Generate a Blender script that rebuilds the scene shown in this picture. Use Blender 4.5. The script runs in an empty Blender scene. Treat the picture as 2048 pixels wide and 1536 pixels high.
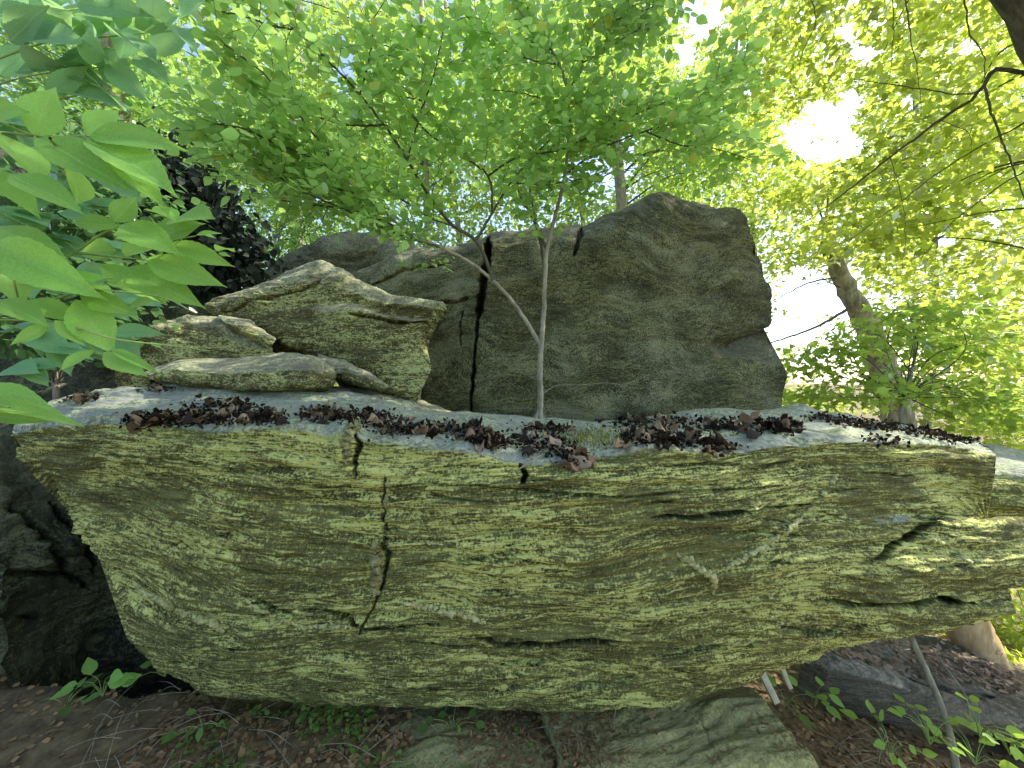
import bpy, math, random
import numpy as np
from mathutils import Vector, Matrix

rng = np.random.default_rng(11)
random.seed(11)
R = math.radians
scene = bpy.context.scene
COL = scene.collection

# ------------------------------------------------------------------ camera, sky, sun, exposure
CAMZ, F = 1.6, 770.0            # eye height (m); focal length in photo pixels (2048 wide)
cam_d = bpy.data.cameras.new('camera')
cam_d.sensor_width = 36.0
cam_d.lens = 36.0 * F / 2048.0
cam_d.clip_start, cam_d.clip_end = 0.02, 2000.0
cam = bpy.data.objects.new('camera', cam_d)
COL.objects.link(cam)
cam.location = (0, 0, CAMZ)
cam.rotation_euler = (R(90), 0, 0)
scene.camera = cam

SUN_AZ, SUN_EL = 74.0, 46.0     # azimuth clockwise from +Y (view direction), elevation
world = bpy.data.worlds.new('World')
scene.world = world
world.use_nodes = True
wn = world.node_tree.nodes
sky = wn.new('ShaderNodeTexSky')
sky.sky_type = 'NISHITA'
sky.sun_disc = False
sky.sun_elevation = R(SUN_EL)
sky.sun_rotation = R(SUN_AZ)
sky.air_density = 0.8
sky.dust_density = 1.6
sky.ozone_density = 0.0
wn['Background'].inputs['Strength'].default_value = 0.15
world.node_tree.links.new(sky.outputs[0], wn['Background'].inputs['Color'])

sun_d = bpy.data.lights.new('sun', 'SUN')
sun_d.energy = 3.2
sun_d.angle = R(0.53)
sun_d.color = (1.0, 0.93, 0.80)
sun = bpy.data.objects.new('sun', sun_d)
COL.objects.link(sun)
sdir = Vector((math.sin(R(SUN_AZ)) * math.cos(R(SUN_EL)), math.cos(R(SUN_AZ)) * math.cos(R(SUN_EL)), math.sin(R(SUN_EL))))
sun.rotation_euler = sdir.to_track_quat('Z', 'Y').to_euler()

vs = scene.view_settings
vs.view_transform = 'Standard'
vs.look = 'None'
vs.exposure = 1.75
vs.gamma = 1.0
scene.cycles.use_denoising = True
scene.cycles.max_bounces = 8
scene.cycles.transmission_bounces = 6
scene.cycles.sample_clamp_indirect = 6.0

# ------------------------------------------------------------------ helpers
def P(px, py, d):
    """photo pixel + distance along the view -> place in the world (metres)"""
    return np.array([(px - 1024.0) / F * d, d, CAMZ - (py - 768.0) / F * d])

def proj(V):
    return V[..., 0] / V[..., 1] * F + 1024.0, (CAMZ - V[..., 2]) / V[..., 1] * F + 768.0

def tag(o, label=None, cat=None, group=None, kind=None):
    if label: o['label'] = label
    if cat: o['category'] = cat
    if group: o['group'] = group
    if kind: o['kind'] = kind
    return o

def empty(name, loc=(0, 0, 0)):
    o = bpy.data.objects.new(name, None)
    o.location = loc
    COL.objects.link(o)
    return o

def pn(x, y, z, seed=0):
    """gradient noise, vectorised, about -1..1"""
    x, y, z = np.broadcast_arrays(np.asarray(x, float), np.asarray(y, float), np.asarray(z, float))
    xi, yi, zi = np.floor(x), np.floor(y), np.floor(z)
    fx, fy, fz = x - xi, y - yi, z - zi
    xi = xi.astype(np.int64).astype(np.uint32); yi = yi.astype(np.int64).astype(np.uint32); zi = zi.astype(np.int64).astype(np.uint32)
    u = fx * fx * fx * (fx * (fx * 6 - 15) + 10)
    v = fy * fy * fy * (fy * (fy * 6 - 15) + 10)
    w = fz * fz * fz * (fz * (fz * 6 - 15) + 10)
    out = np.zeros(x.shape)
    for dx in (0, 1):
        for dy in (0, 1):
            for dz in (0, 1):
                h = (xi + np.uint32(dx)) * np.uint32(374761393) + (yi + np.uint32(dy)) * np.uint32(668265263) \
                    + (zi + np.uint32(dz)) * np.uint32(2246822519) + np.uint32((seed * 3266489917) & 0xffffffff)
                h = (h ^ (h >> np.uint32(15))) * np.uint32(2246822519)
                h = (h ^ (h >> np.uint32(13))) * np.uint32(3266489917)
                h = h ^ (h >> np.uint32(16))
                gx = (h & np.uint32(1023)).astype(np.float32) / 511.5 - 1
                gy = ((h >> np.uint32(10)) & np.uint32(1023)).astype(np.float32) / 511.5 - 1
                gz = ((h >> np.uint32(20)) & np.uint32(1023)).astype(np.float32) / 511.5 - 1
                wgt = (u if dx else 1 - u) * (v if dy else 1 - v) * (w if dz else 1 - w)
                out += wgt * (gx * (fx - dx) + gy * (fy - dy) + gz * (fz - dz))
    return out * 1.3

def fbm(x, y, z, oct=4, seed=0, gain=0.5):
    s, a = 0, 1.0
    for k in range(oct):
        s = s + a * pn(x * 2 ** k, y * 2 ** k, z * 2 ** k, seed + k)
        a *= gain
    return s

def mesh_np(name, verts, faces, smooth=True):
    """faces: (n,3) or (n,4) integer array, or a list of such arrays"""
    if isinstance(faces, np.ndarray): faces = [faces]
    faces = [np.asarray(f, np.int32) for f in faces if len(f)]
    me = bpy.data.meshes.new(name)
    nv = len(verts)
    me.vertices.add(nv)
    me.vertices.foreach_set('co', np.asarray(verts, np.float32).ravel())
    loops = np.concatenate([f.ravel() for f in faces])
    tot = np.concatenate([np.full(len(f), f.shape[1], np.int32) for f in faces])
    start = np.concatenate([[0], np.cumsum(tot)[:-1]]).astype(np.int32)
    me.loops.add(len(loops))
    me.loops.foreach_set('vertex_index', loops)
    me.polygons.add(len(tot))
    me.polygons.foreach_set('loop_start', start)
    me.polygons.foreach_set('loop_total', tot)
    if smooth:
        me.polygons.foreach_set('use_smooth', np.ones(len(tot), bool))
    me.update(calc_edges=True)
    return me

def obj(name, me, mat=None, parent=None):
    o = bpy.data.objects.new(name, me)
    if mat is not None:
        if isinstance(mat, (list, tuple)):
            for m in mat: me.materials.append(m)
        elif len(me.materials) == 0:
            me.materials.append(mat)
    COL.objects.link(o)
    if parent is not None:
        o.parent = parent
    return o

def set_origin(o, loc):
    """move a mesh object's origin without moving its shape"""
    loc = np.asarray(loc, float)
    me = o.data
    co = np.empty(len(me.vertices) * 3, np.float32)
    me.vertices.foreach_get('co', co)
    co = co.reshape(-1, 3) - loc.astype(np.float32)
    me.vertices.foreach_set('co', co.ravel())
    me.update()
    o.location = loc

class Tubes:
    """collects tapered round limbs into one mesh"""
    def __init__(self): self.v, self.f, self.n = [], [], 0
    def add(self, pts, rad, sides=6, lump=0.0):
        pts = np.asarray(pts, float); n = len(pts)
        rad = np.interp(np.linspace(0, 1, n), np.linspace(0, 1, len(rad)), rad) if np.ndim(rad) else np.full(n, rad)
        T = np.gradient(pts, axis=0)
        T /= np.linalg.norm(T, axis=1)[:, None] + 1e-9
        up = np.array([0.31, 0.17, 0.93])
        A = np.cross(T, up); A /= np.linalg.norm(A, axis=1)[:, None] + 1e-9
        B = np.cross(T, A)
        a = np.linspace(0, 2 * np.pi, sides, endpoint=False)
        rr = rad[:, None] * np.ones(sides)
        if lump:
            rr = rr * (1 + lump * rng.normal(size=(n, sides)))
        ring = pts[:, None, :] + rr[..., None] * (A[:, None, :] * np.cos(a)[None, :, None] + B[:, None, :] * np.sin(a)[None, :, None])
        i = np.arange(n - 1)[:, None] * sides + np.arange(sides)[None, :]
        j = np.arange(n - 1)[:, None] * sides + (np.arange(sides)[None, :] + 1) % sides
        q = np.stack([i, j, j + sides, i + sides], -1).reshape(-1, 4) + self.n
        self.v.append(ring.reshape(-1, 3)); self.f.append(q); self.n += n * sides
    def mesh(self, name):
        return mesh_np(name, np.concatenate(self.v), np.concatenate(self.f))

def smooth_path(pts, n):
    pts = np.asarray(pts, float)
    if len(pts) == 2:
        t = np.linspace(0, 1, n)[:, None]
        return pts[0] * (1 - t) + pts[1] * t
    s = np.concatenate([[0], np.cumsum(np.linalg.norm(np.diff(pts, axis=0), axis=1))]); s /= s[-1]
    u = np.linspace(0, 1, n)
    m = np.gradient(pts, s, axis=0)
    k = np.clip(np.searchsorted(s, u, side='right') - 1, 0, len(s) - 2)
    h = (s[k + 1] - s[k])[:, None]; t = ((u - s[k]) / (s[k + 1] - s[k]))[:, None]
    return (2*t**3 - 3*t**2 + 1) * pts[k] + (t**3 - 2*t**2 + t) * h * m[k] + (-2*t**3 + 3*t**2) * pts[k+1] + (t**3 - t**2) * h * m[k+1]

def pline_dist(px, py, pts):
    """distance (photo pixels) to a polyline, and position along it"""
    pts = np.asarray(pts, float)
    best = np.full(px.shape, 1e9); par = np.zeros(px.shape)
    L = np.concatenate([[0], np.cumsum(np.hypot(*np.diff(pts, axis=0).T))])
    for k in range(len(pts) - 1):
        a, b = pts[k], pts[k + 1]
        d = b - a; l2 = d @ d + 1e-9
        t = np.clip(((px - a[0]) * d[0] + (py - a[1]) * d[1]) / l2, 0, 1)
        dd = np.hypot(px - a[0] - t * d[0], py - a[1] - t * d[1])
        m = dd < best
        best = np.where(m, dd, best); par = np.where(m, (L[k] + t * math.sqrt(l2)) / L[-1], par)
    return best, par

# ------------------------------------------------------------------ materials
def new_mat(name):
    m = bpy.data.materials.new(name); m.use_nodes = True
    nt = m.node_tree
    for n in list(nt.nodes): nt.nodes.remove(n)
    out = nt.nodes.new('ShaderNodeOutputMaterial')
    return m, nt, out

class NT:
    def __init__(self, nt): self.nt = nt
    def n(self, t, **kw):
        x = self.nt.nodes.new(t)
        for k, v in kw.items(): setattr(x, k, v)
        return x
    def l(self, a, b): self.nt.links.new(a, b)
    def noise(self, vec, scale, detail=4, rough=0.55, dist=0.0):
        x = self.n('ShaderNodeTexNoise'); x.inputs['Scale'].default_value = scale
        x.inputs['Detail'].default_value = detail; x.inputs['Roughness'].default_value = rough
        x.inputs['Distortion'].default_value = dist
        self.l(vec, x.inputs['Vector']); return x.outputs['Fac']
    def mapv(self, vec, s):
        x = self.n('ShaderNodeMapping'); x.inputs['Scale'].default_value = s
        self.l(vec, x.inputs['Vector']); return x.outputs[0]
    def ramp(self, fac, a, b, ca=(0, 0, 0, 1), cb=(1, 1, 1, 1)):
        x = self.n('ShaderNodeValToRGB'); e = x.color_ramp.elements
        e[0].position, e[1].position = a, b; e[0].color, e[1].color = ca, cb
        self.l(fac, x.inputs[0]); return x.outputs[0]
    def mix(self, fac, a, b, mode='MIX'):
        x = self.n('ShaderNodeMix', data_type='RGBA', blend_type=mode)
        for s, v in ((0, fac), (6, a), (7, b)):
            if hasattr(v, 'is_linked') or hasattr(v, 'links'): self.l(v, x.inputs[s])
            else: x.inputs[s].default_value = v if s == 0 else (*v, 1)
        return x.outputs[2]
    def math(self, op, a, b=0.0, clamp=False):
        x = self.n('ShaderNodeMath', operation=op, use_clamp=clamp)
        for s, v in ((0, a), (1, b)):
            if hasattr(v, 'links'): self.l(v, x.inputs[s])
            else: x.inputs[s].default_value = v
        return x.outputs[0]

def rock_mat(name, dark, mid, lich, amt=0.5, top=(0.42, 0.50, 0.40), topamt=0.7, sx=3.0, sz=55.0, bump=0.5, spots=0.4, rough=0.9, patch=(0.5, 0.5, 0.45), patchamt=0.0, grey=(0.24, 0.245, 0.20)):
    m, nt, out = new_mat(name); g = NT(nt)
    sp = g.n('ShaderNodeAttribute', attribute_name='sp').outputs['Vector']
    nz = g.n('ShaderNodeAttribute', attribute_name='nz').outputs['Fac']
    st = g.noise(g.mapv(sp, (sx, sx, sz)), 1.0, 6, 0.62, 0.5)
    st2 = g.noise(g.mapv(sp, (sx * 2.6, sx * 2.6, sz * 2.2)), 1.0, 5, 0.65, 0.5)
    st3 = g.noise(g.mapv(sp, (sx * 7, sx * 7, sz * 4.6)), 1.0, 4, 0.65, 0.4)
    big = g.noise(g.mapv(sp, (1, 1, 2.6)), 2.4, 6, 0.66)
    fine = g.noise(sp, 110.0, 5, 0.72)
    sp1 = g.noise(g.mapv(sp, (1, 1, 2.2)), 34.0, 6, 0.75)
    streak = g.math('ADD', g.math('MULTIPLY', st, 0.42), g.math('ADD', g.math('MULTIPLY', st2, 0.33), g.math('MULTIPLY', st3, 0.25)))
    base = g.mix(g.ramp(streak, 0.42, 0.585), dark, mid)
    base = g.mix(g.math('MULTIPLY', g.ramp(fine, 0.42, 0.62), 0.45), base, tuple(c * 1.7 for c in mid))
    # lichen film: follows the lamination in flecks, gathers in broad patches
    lm = g.math('ADD', g.math('ADD', g.math('MULTIPLY', st3, 0.55), g.math('MULTIPLY', st2, 0.45)), g.math('ADD', g.math('MULTIPLY', big, 0.55), g.math('MULTIPLY', fine, 0.55)))
    lm = g.math('MULTIPLY', lm, 0.5)
    c = 0.539 + 0.3 * (0.45 - amt)
    lmask = g.ramp(lm, c - 0.016, c + 0.030)
    base = g.mix(lmask, base, lich)
    # crusty flecks
    s_m = g.math('MULTIPLY', g.ramp(sp1, 0.575, 0.63), g.math('MULTIPLY', g.ramp(big, 0.36, 0.60), spots))
    base = g.mix(s_m, base, tuple(min(0.8, c * 1.55 + 0.05) for c in lich))
    if patchamt:
        pb = g.noise(g.mapv(sp, (1, 1, 1.5)), 1.7, 8, 0.68)
        pm = g.math('MULTIPLY', g.ramp(g.math('ADD', pb, g.math('MULTIPLY', g.math('SUBTRACT', fine, 0.5), 0.9)), 0.49, 0.63), patchamt)
        base = g.mix(pm, base, patch)
    # pale crust lichen on the faces that look up
    tm = g.math('ADD', nz, g.math('MULTIPLY', g.math('SUBTRACT', g.noise(sp, 7.0, 7, 0.72), 0.5), 1.3))
    tmask = g.math('MULTIPLY', g.ramp(tm, 0.50, 0.70), topamt)
    crust = g.noise(sp, 48.0, 6, 0.8)
    tcol = g.mix(g.ramp(crust, 0.44, 0.55), tuple(c * 0.30 for c in top), top)
    tcol = g.mix(g.ramp(g.noise(g.mapv(sp, (1, 2.5, 2.5)), 5.0, 6, 0.7), 0.47, 0.56), tcol, grey)
    base = g.mix(tmask, base, tcol)
    b = g.n('ShaderNodeBsdfPrincipled')
    g.l(base, b.inputs['Base Color'])
    b.inputs['Roughness'].default_value = rough
    b.inputs['Specular IOR Level'].default_value = 0.2
    bp = g.n('ShaderNodeBump'); bp.inputs['Strength'].default_value = bump; bp.inputs['Distance'].default_value = 0.02
    hh = g.math('ADD', g.math('ADD', st, g.math('MULTIPLY', st2, 0.7)), g.math('ADD', g.math('MULTIPLY', st3, 0.4), g.math('MULTIPLY', fine, 0.30)))
    g.l(hh, bp.inputs['Height']); g.l(bp.outputs[0], b.inputs['Normal'])
    g.l(b.outputs[0], out.inputs[0])
    return m

def leaf_mat(name, col, trans, var=0.35, gloss=0.12, yellow=(0.30, 0.30, 0.03), yamt=0.0, tmix=0.5, veins=False):
    """thin leaf: diffuse + light coming through; 'rnd' per leaf (mesh attribute) or per object"""
    m, nt, out = new_mat(name); g = NT(nt)
    a = g.n('ShaderNodeAttribute', attribute_name='rnd').outputs['Fac']
    oi = g.n('ShaderNodeObjectInfo').outputs['Random']
    has = g.math('GREATER_THAN', a, 0.0005)
    r = g.math('ADD', a, g.math('MULTIPLY', oi, g.math('SUBTRACT', 1.0, has)))
    k = g.math('ADD', 1.0 - var, g.math('MULTIPLY', r, 2 * var))
    def tint(c):
        v = g.n('ShaderNodeVectorMath', operation='SCALE'); v.inputs[0].default_value = c
        g.l(k, v.inputs['Scale']); return v.outputs[0]
    cd, ct = tint(col), tint(trans)
    if yamt:
        ym = g.math('MULTIPLY', g.ramp(g.math('FRACT', g.math('MULTIPLY', r, 7.3)), 1 - yamt, 1.0), 0.8)
        cd = g.mix(ym, cd, tuple(x * 0.6 for x in yellow)); ct = g.mix(ym, ct, yellow)
    tc = g.n('ShaderNodeTexCoord').outputs['Object']
    mott = g.ramp(g.noise(tc, 55, 3), 0.3, 0.7, (0.86, 0.86, 0.86, 1), (1.08, 1.08, 1.08, 1))
    if veins:
        sep = g.n('ShaderNodeSeparateXYZ'); g.l(tc, sep.inputs[0])
        ax = g.math('ABSOLUTE', sep.outputs['X'])
        rib = g.ramp(ax, 0.004, 0.011, (1, 1, 1, 1), (0, 0, 0, 1))
        side = g.math('FRACT', g.math('MULTIPLY', g.math('SUBTRACT', sep.outputs['Y'], g.math('MULTIPLY', ax, 1.1)), 13.0))
        sv = g.math('MULTIPLY', g.ramp(g.math('ABSOLUTE', g.math('SUBTRACT', side, 0.5)), 0.02, 0.09, (1, 1, 1, 1), (0, 0, 0, 1)), 0.45)
        vm = g.math('MAXIMUM', rib, sv)
        cd = g.mix(g.math('MULTIPLY', vm, 0.6), cd, tuple(min(1, x * 1.5 + 0.05) for x in col))
        ct = g.mix(g.math('MULTIPLY', vm, 0.5), ct, tuple(x * 0.55 for x in trans))
        blot = g.ramp(g.noise(tc, 26, 4, 0.7), 0.66, 0.70)
        cd = g.mix(g.math('MULTIPLY', blot, 0.5), cd, (0.20, 0.17, 0.06))
    cd = g.mix(1.0, cd, mott, 'MULTIPLY'); ct = g.mix(1.0, ct, mott, 'MULTIPLY')
    d = g.n('ShaderNodeBsdfDiffuse'); g.l(cd, d.inputs[0])
    t = g.n('ShaderNodeBsdfTranslucent'); g.l(ct, t.inputs[0])
    mx = g.n('ShaderNodeMixShader'); mx.inputs[0].default_value = tmix
    g.l(d.outputs[0], mx.inputs[1]); g.l(t.outputs[0], mx.inputs[2])
    gl = g.n('ShaderNodeBsdfGlossy'); gl.inputs['Roughness'].default_value = 0.42; gl.inputs[0].default_value = (0.8, 0.85, 0.85, 1)
    fr = g.n('ShaderNodeFresnel'); fr.inputs[0].default_value = 1.4
    m2 = g.n('ShaderNodeMixShader'); g.l(g.math('MULTIPLY', fr.outputs[0], gloss * 1.6, True), m2.inputs[0])
    g.l(mx.outputs[0], m2.inputs[1]); g.l(gl.outputs[0], m2.inputs[2])
    g.l(m2.outputs[0], out.inputs[0])
    return m

def plain_mat(name, c1, c2, scale=(20, 20, 20), rough=0.85, bump=0.4, spec=0.3, detail=5, a=0.35, b=0.65):
    m, nt, out = new_mat(name); g = NT(nt)
    tc = g.n('ShaderNodeTexCoord').outputs['Object']
    n1 = g.noise(g.mapv(tc, scale), 1.0, detail, 0.65, 0.3)
    n2 = g.noise(g.mapv(tc, tuple(s * 4 for s in scale)), 1.0, 4, 0.6)
    col = g.mix(g.ramp(n1, a, b), c1, c2)
    col = g.mix(g.math('MULTIPLY', g.ramp(n2, 0.4, 0.7), 0.4), col, tuple(0.5 * x for x in c1))
    p = g.n('ShaderNodeBsdfPrincipled'); g.l(col, p.inputs['Base Color'])
    p.inputs['Roughness'].default_value = rough; p.inputs['Specular IOR Level'].default_value = spec
    bp = g.n('ShaderNodeBump'); bp.inputs['Strength'].default_value = bump; bp.inputs['Distance'].default_value = 0.01
    g.l(g.math('ADD', n1, g.math('MULTIPLY', n2, 0.5)), bp.inputs['Height']); g.l(bp.outputs[0], p.inputs['Normal'])
    g.l(p.outputs[0], out.inputs[0])
    return m

M = {}
M['front'] = rock_mat('front_rock', (0.034, 0.035, 0.012), (0.175, 0.182, 0.058), (0.52, 0.56, 0.165), amt=0.45, top=(0.40, 0.45, 0.31), topamt=0.85, sx=3.0, sz=36, bump=1.0, spots=0.85, grey=(0.26, 0.28, 0.25))
M['rear'] = rock_mat('rear_rock', (0.024, 0.024, 0.010), (0.064, 0.064, 0.026), (0.155, 0.155, 0.058), amt=0.43, top=(0.20, 0.20, 0.125), topamt=0.5, sx=5.0, sz=22, bump=0.8, spots=0.5, patch=(0.26, 0.27, 0.15), patchamt=0.7, grey=(0.14, 0.14, 0.10))
M['mid'] = rock_mat('mid_rock', (0.036, 0.033, 0.013), (0.130, 0.122, 0.048), (0.42, 0.45, 0.17), amt=0.46, top=(0.50, 0.52, 0.30), topamt=0.85, sx=7.0, sz=26, bump=1.0, spots=0.9, grey=(0.22, 0.21, 0.15))
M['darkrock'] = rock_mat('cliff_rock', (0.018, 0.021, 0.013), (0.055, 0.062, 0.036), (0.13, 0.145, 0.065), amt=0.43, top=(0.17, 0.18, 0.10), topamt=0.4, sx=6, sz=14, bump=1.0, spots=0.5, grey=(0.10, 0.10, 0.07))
M['ledge'] = rock_mat('ledge_rock', (0.095, 0.093, 0.034), (0.22, 0.215, 0.082), (0.36, 0.36, 0.13), amt=0.46, top=(0.33, 0.33, 0.135), topamt=0.55, sx=6, sz=50, bump=0.7, spots=0.4, grey=(0.22, 0.215, 0.10))
M['greyledge'] = rock_mat('grey_rock', (0.045, 0.040, 0.027), (0.14, 0.132, 0.095), (0.25, 0.24, 0.16), amt=0.30, top=(0.40, 0.39, 0.30), topamt=0.7, sx=4, sz=40, bump=0.8, spots=0.2)
M['quartz'] = plain_mat('quartz', (0.27, 0.28, 0.09), (0.66, 0.67, 0.30), (45, 45, 45), bump=1.0)
M['scab'] = plain_mat('scab', (0.15, 0.15, 0.055), (0.42, 0.42, 0.18), (45, 45, 45), bump=1.0)
M['tripe_top'] = leaf_mat('tripe_top', (0.165, 0.115, 0.064), (0.05, 0.03, 0.02), var=0.95, tmix=0.08, gloss=0.05, yamt=0.18, yellow=(0.70, 0.52, 0.36))
M['tripe_crumb'] = leaf_mat('tripe_crumb', (0.024, 0.016, 0.009), (0.01, 0.008, 0.006), var=0.8, tmix=0.1, gloss=0.03, yamt=0.08, yellow=(0.25, 0.17, 0.10))
M['tripe_under'] = plain_mat('tripe_under', (0.010, 0.008, 0.006), (0.028, 0.020, 0.014), (40, 40, 40), rough=0.9)
M['sap_bark'] = plain_mat('sapling_bark', (0.16, 0.15, 0.10), (0.40, 0.38, 0.25), (18, 18, 6), bump=0.3)
M['twig'] = plain_mat('twig_bark', (0.05, 0.05, 0.03), (0.13, 0.125, 0.075), (30, 30, 30), bump=0.2)
M['dark_bark'] = plain_mat('dark_bark', (0.05, 0.045, 0.035), (0.16, 0.14, 0.11), (14, 14, 3.0), bump=1.0)
M['bark'] = plain_mat('tree_bark', (0.14, 0.125, 0.09), (0.45, 0.41, 0.31), (14, 14, 3.0), bump=1.0)
M['sunlit_bark'] = plain_mat('sunlit_bark', (0.42, 0.27, 0.11), (0.78, 0.58, 0.30), (8, 8, 2.5), bump=0.8)  # orange sunlight on the pale trunk is put into its bark colour
M['soil'] = plain_mat('soil', (0.070, 0.050, 0.020), (0.21, 0.16, 0.07), (9, 9, 9), bump=1.0, detail=9)
M['stem_green'] = plain_mat('stem_green', (0.16, 0.26, 0.06), (0.30, 0.40, 0.12), (20, 20, 20), bump=0.1)
M['chair'] = plain_mat('chair_paint', (0.60, 0.60, 0.40), (0.78, 0.78, 0.56), (6, 6, 6), rough=0.45, bump=0.05)
M['moss'] = leaf_mat('moss', (0.16, 0.18, 0.02), (0.22, 0.24, 0.03))
M['dead'] = leaf_mat('dead_leaf', (0.40, 0.29, 0.19), (0.2, 0.12, 0.05), var=0.6, tmix=0.2)
M['duff'] = leaf_mat('duff', (0.25, 0.165, 0.075), (0.10, 0.06, 0.03), var=0.65, tmix=0.15)
M['leaf_sap'] = leaf_mat('leaf_sapling', (0.28, 0.48, 0.13), (0.54, 0.84, 0.19), var=0.32, yamt=0.05, yellow=(0.75, 0.78, 0.10), gloss=0.1)
M['leaf_big'] = leaf_mat('leaf_hickory', (0.25, 0.47, 0.10), (0.45, 0.76, 0.14), var=0.16, veins=True)
M['leaf_teal'] = leaf_mat('leaf_shade', (0.20, 0.40, 0.17), (0.38, 0.64, 0.23), var=0.22, veins=True)  # hickory leaf in shade: the dulling and blue cast are in the colour
M['leaf_maple'] = leaf_mat('leaf_maple', (0.27, 0.36, 0.06), (0.68, 0.80, 0.12), var=0.45, tmix=0.55, gloss=0.25)
M['leaf_under'] = leaf_mat('leaf_understory', (0.18, 0.33, 0.065), (0.46, 0.68, 0.09), var=0.38)
M['leaf_airy'] = leaf_mat('leaf_airy', (0.24, 0.38, 0.075), (0.58, 0.78, 0.12), var=0.4)
M['leaf_deep'] = leaf_mat('leaf_deep_shade', (0.075, 0.16, 0.055), (0.15, 0.30, 0.08), var=0.45)  # shrub leaf with its deep shade put into the colour
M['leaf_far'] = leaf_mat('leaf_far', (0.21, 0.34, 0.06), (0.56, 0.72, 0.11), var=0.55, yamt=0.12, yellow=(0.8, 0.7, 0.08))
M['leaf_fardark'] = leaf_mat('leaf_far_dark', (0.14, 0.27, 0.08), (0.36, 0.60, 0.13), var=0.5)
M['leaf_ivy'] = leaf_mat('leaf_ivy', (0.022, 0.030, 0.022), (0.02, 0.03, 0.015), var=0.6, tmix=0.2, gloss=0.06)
M['leaf_low'] = leaf_mat('leaf_ground', (0.14, 0.25, 0.055), (0.26, 0.42, 0.06), var=0.4)

# ------------------------------------------------------------------ rocks: closed lofted solids with laminated relief
def resample(pts, n):
    pts = np.asarray(pts, float)
    s = np.concatenate([[0], np.cumsum(np.hypot(np.diff(pts[:, 0]), np.diff(pts[:, 1])) + 1e-3)]); s /= s[-1]
    u = np.linspace(0, 1, n)
    out = np.stack([np.interp(u, s, pts[:, k]) for k in range(3)], -1)
    k = max(2, n // 70)
    ker = np.hanning(2 * k + 3)[1:-1]; ker /= ker.sum()
    pad = np.concatenate([2 * out[:1] - out[1:k + 1][::-1], out, 2 * out[-1:] - out[-k - 1:-1][::-1]])
    return np.stack([np.convolve(pad[:, c], ker, 'valid') for c in range(3)], -1)

class Rock:
    pass

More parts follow.
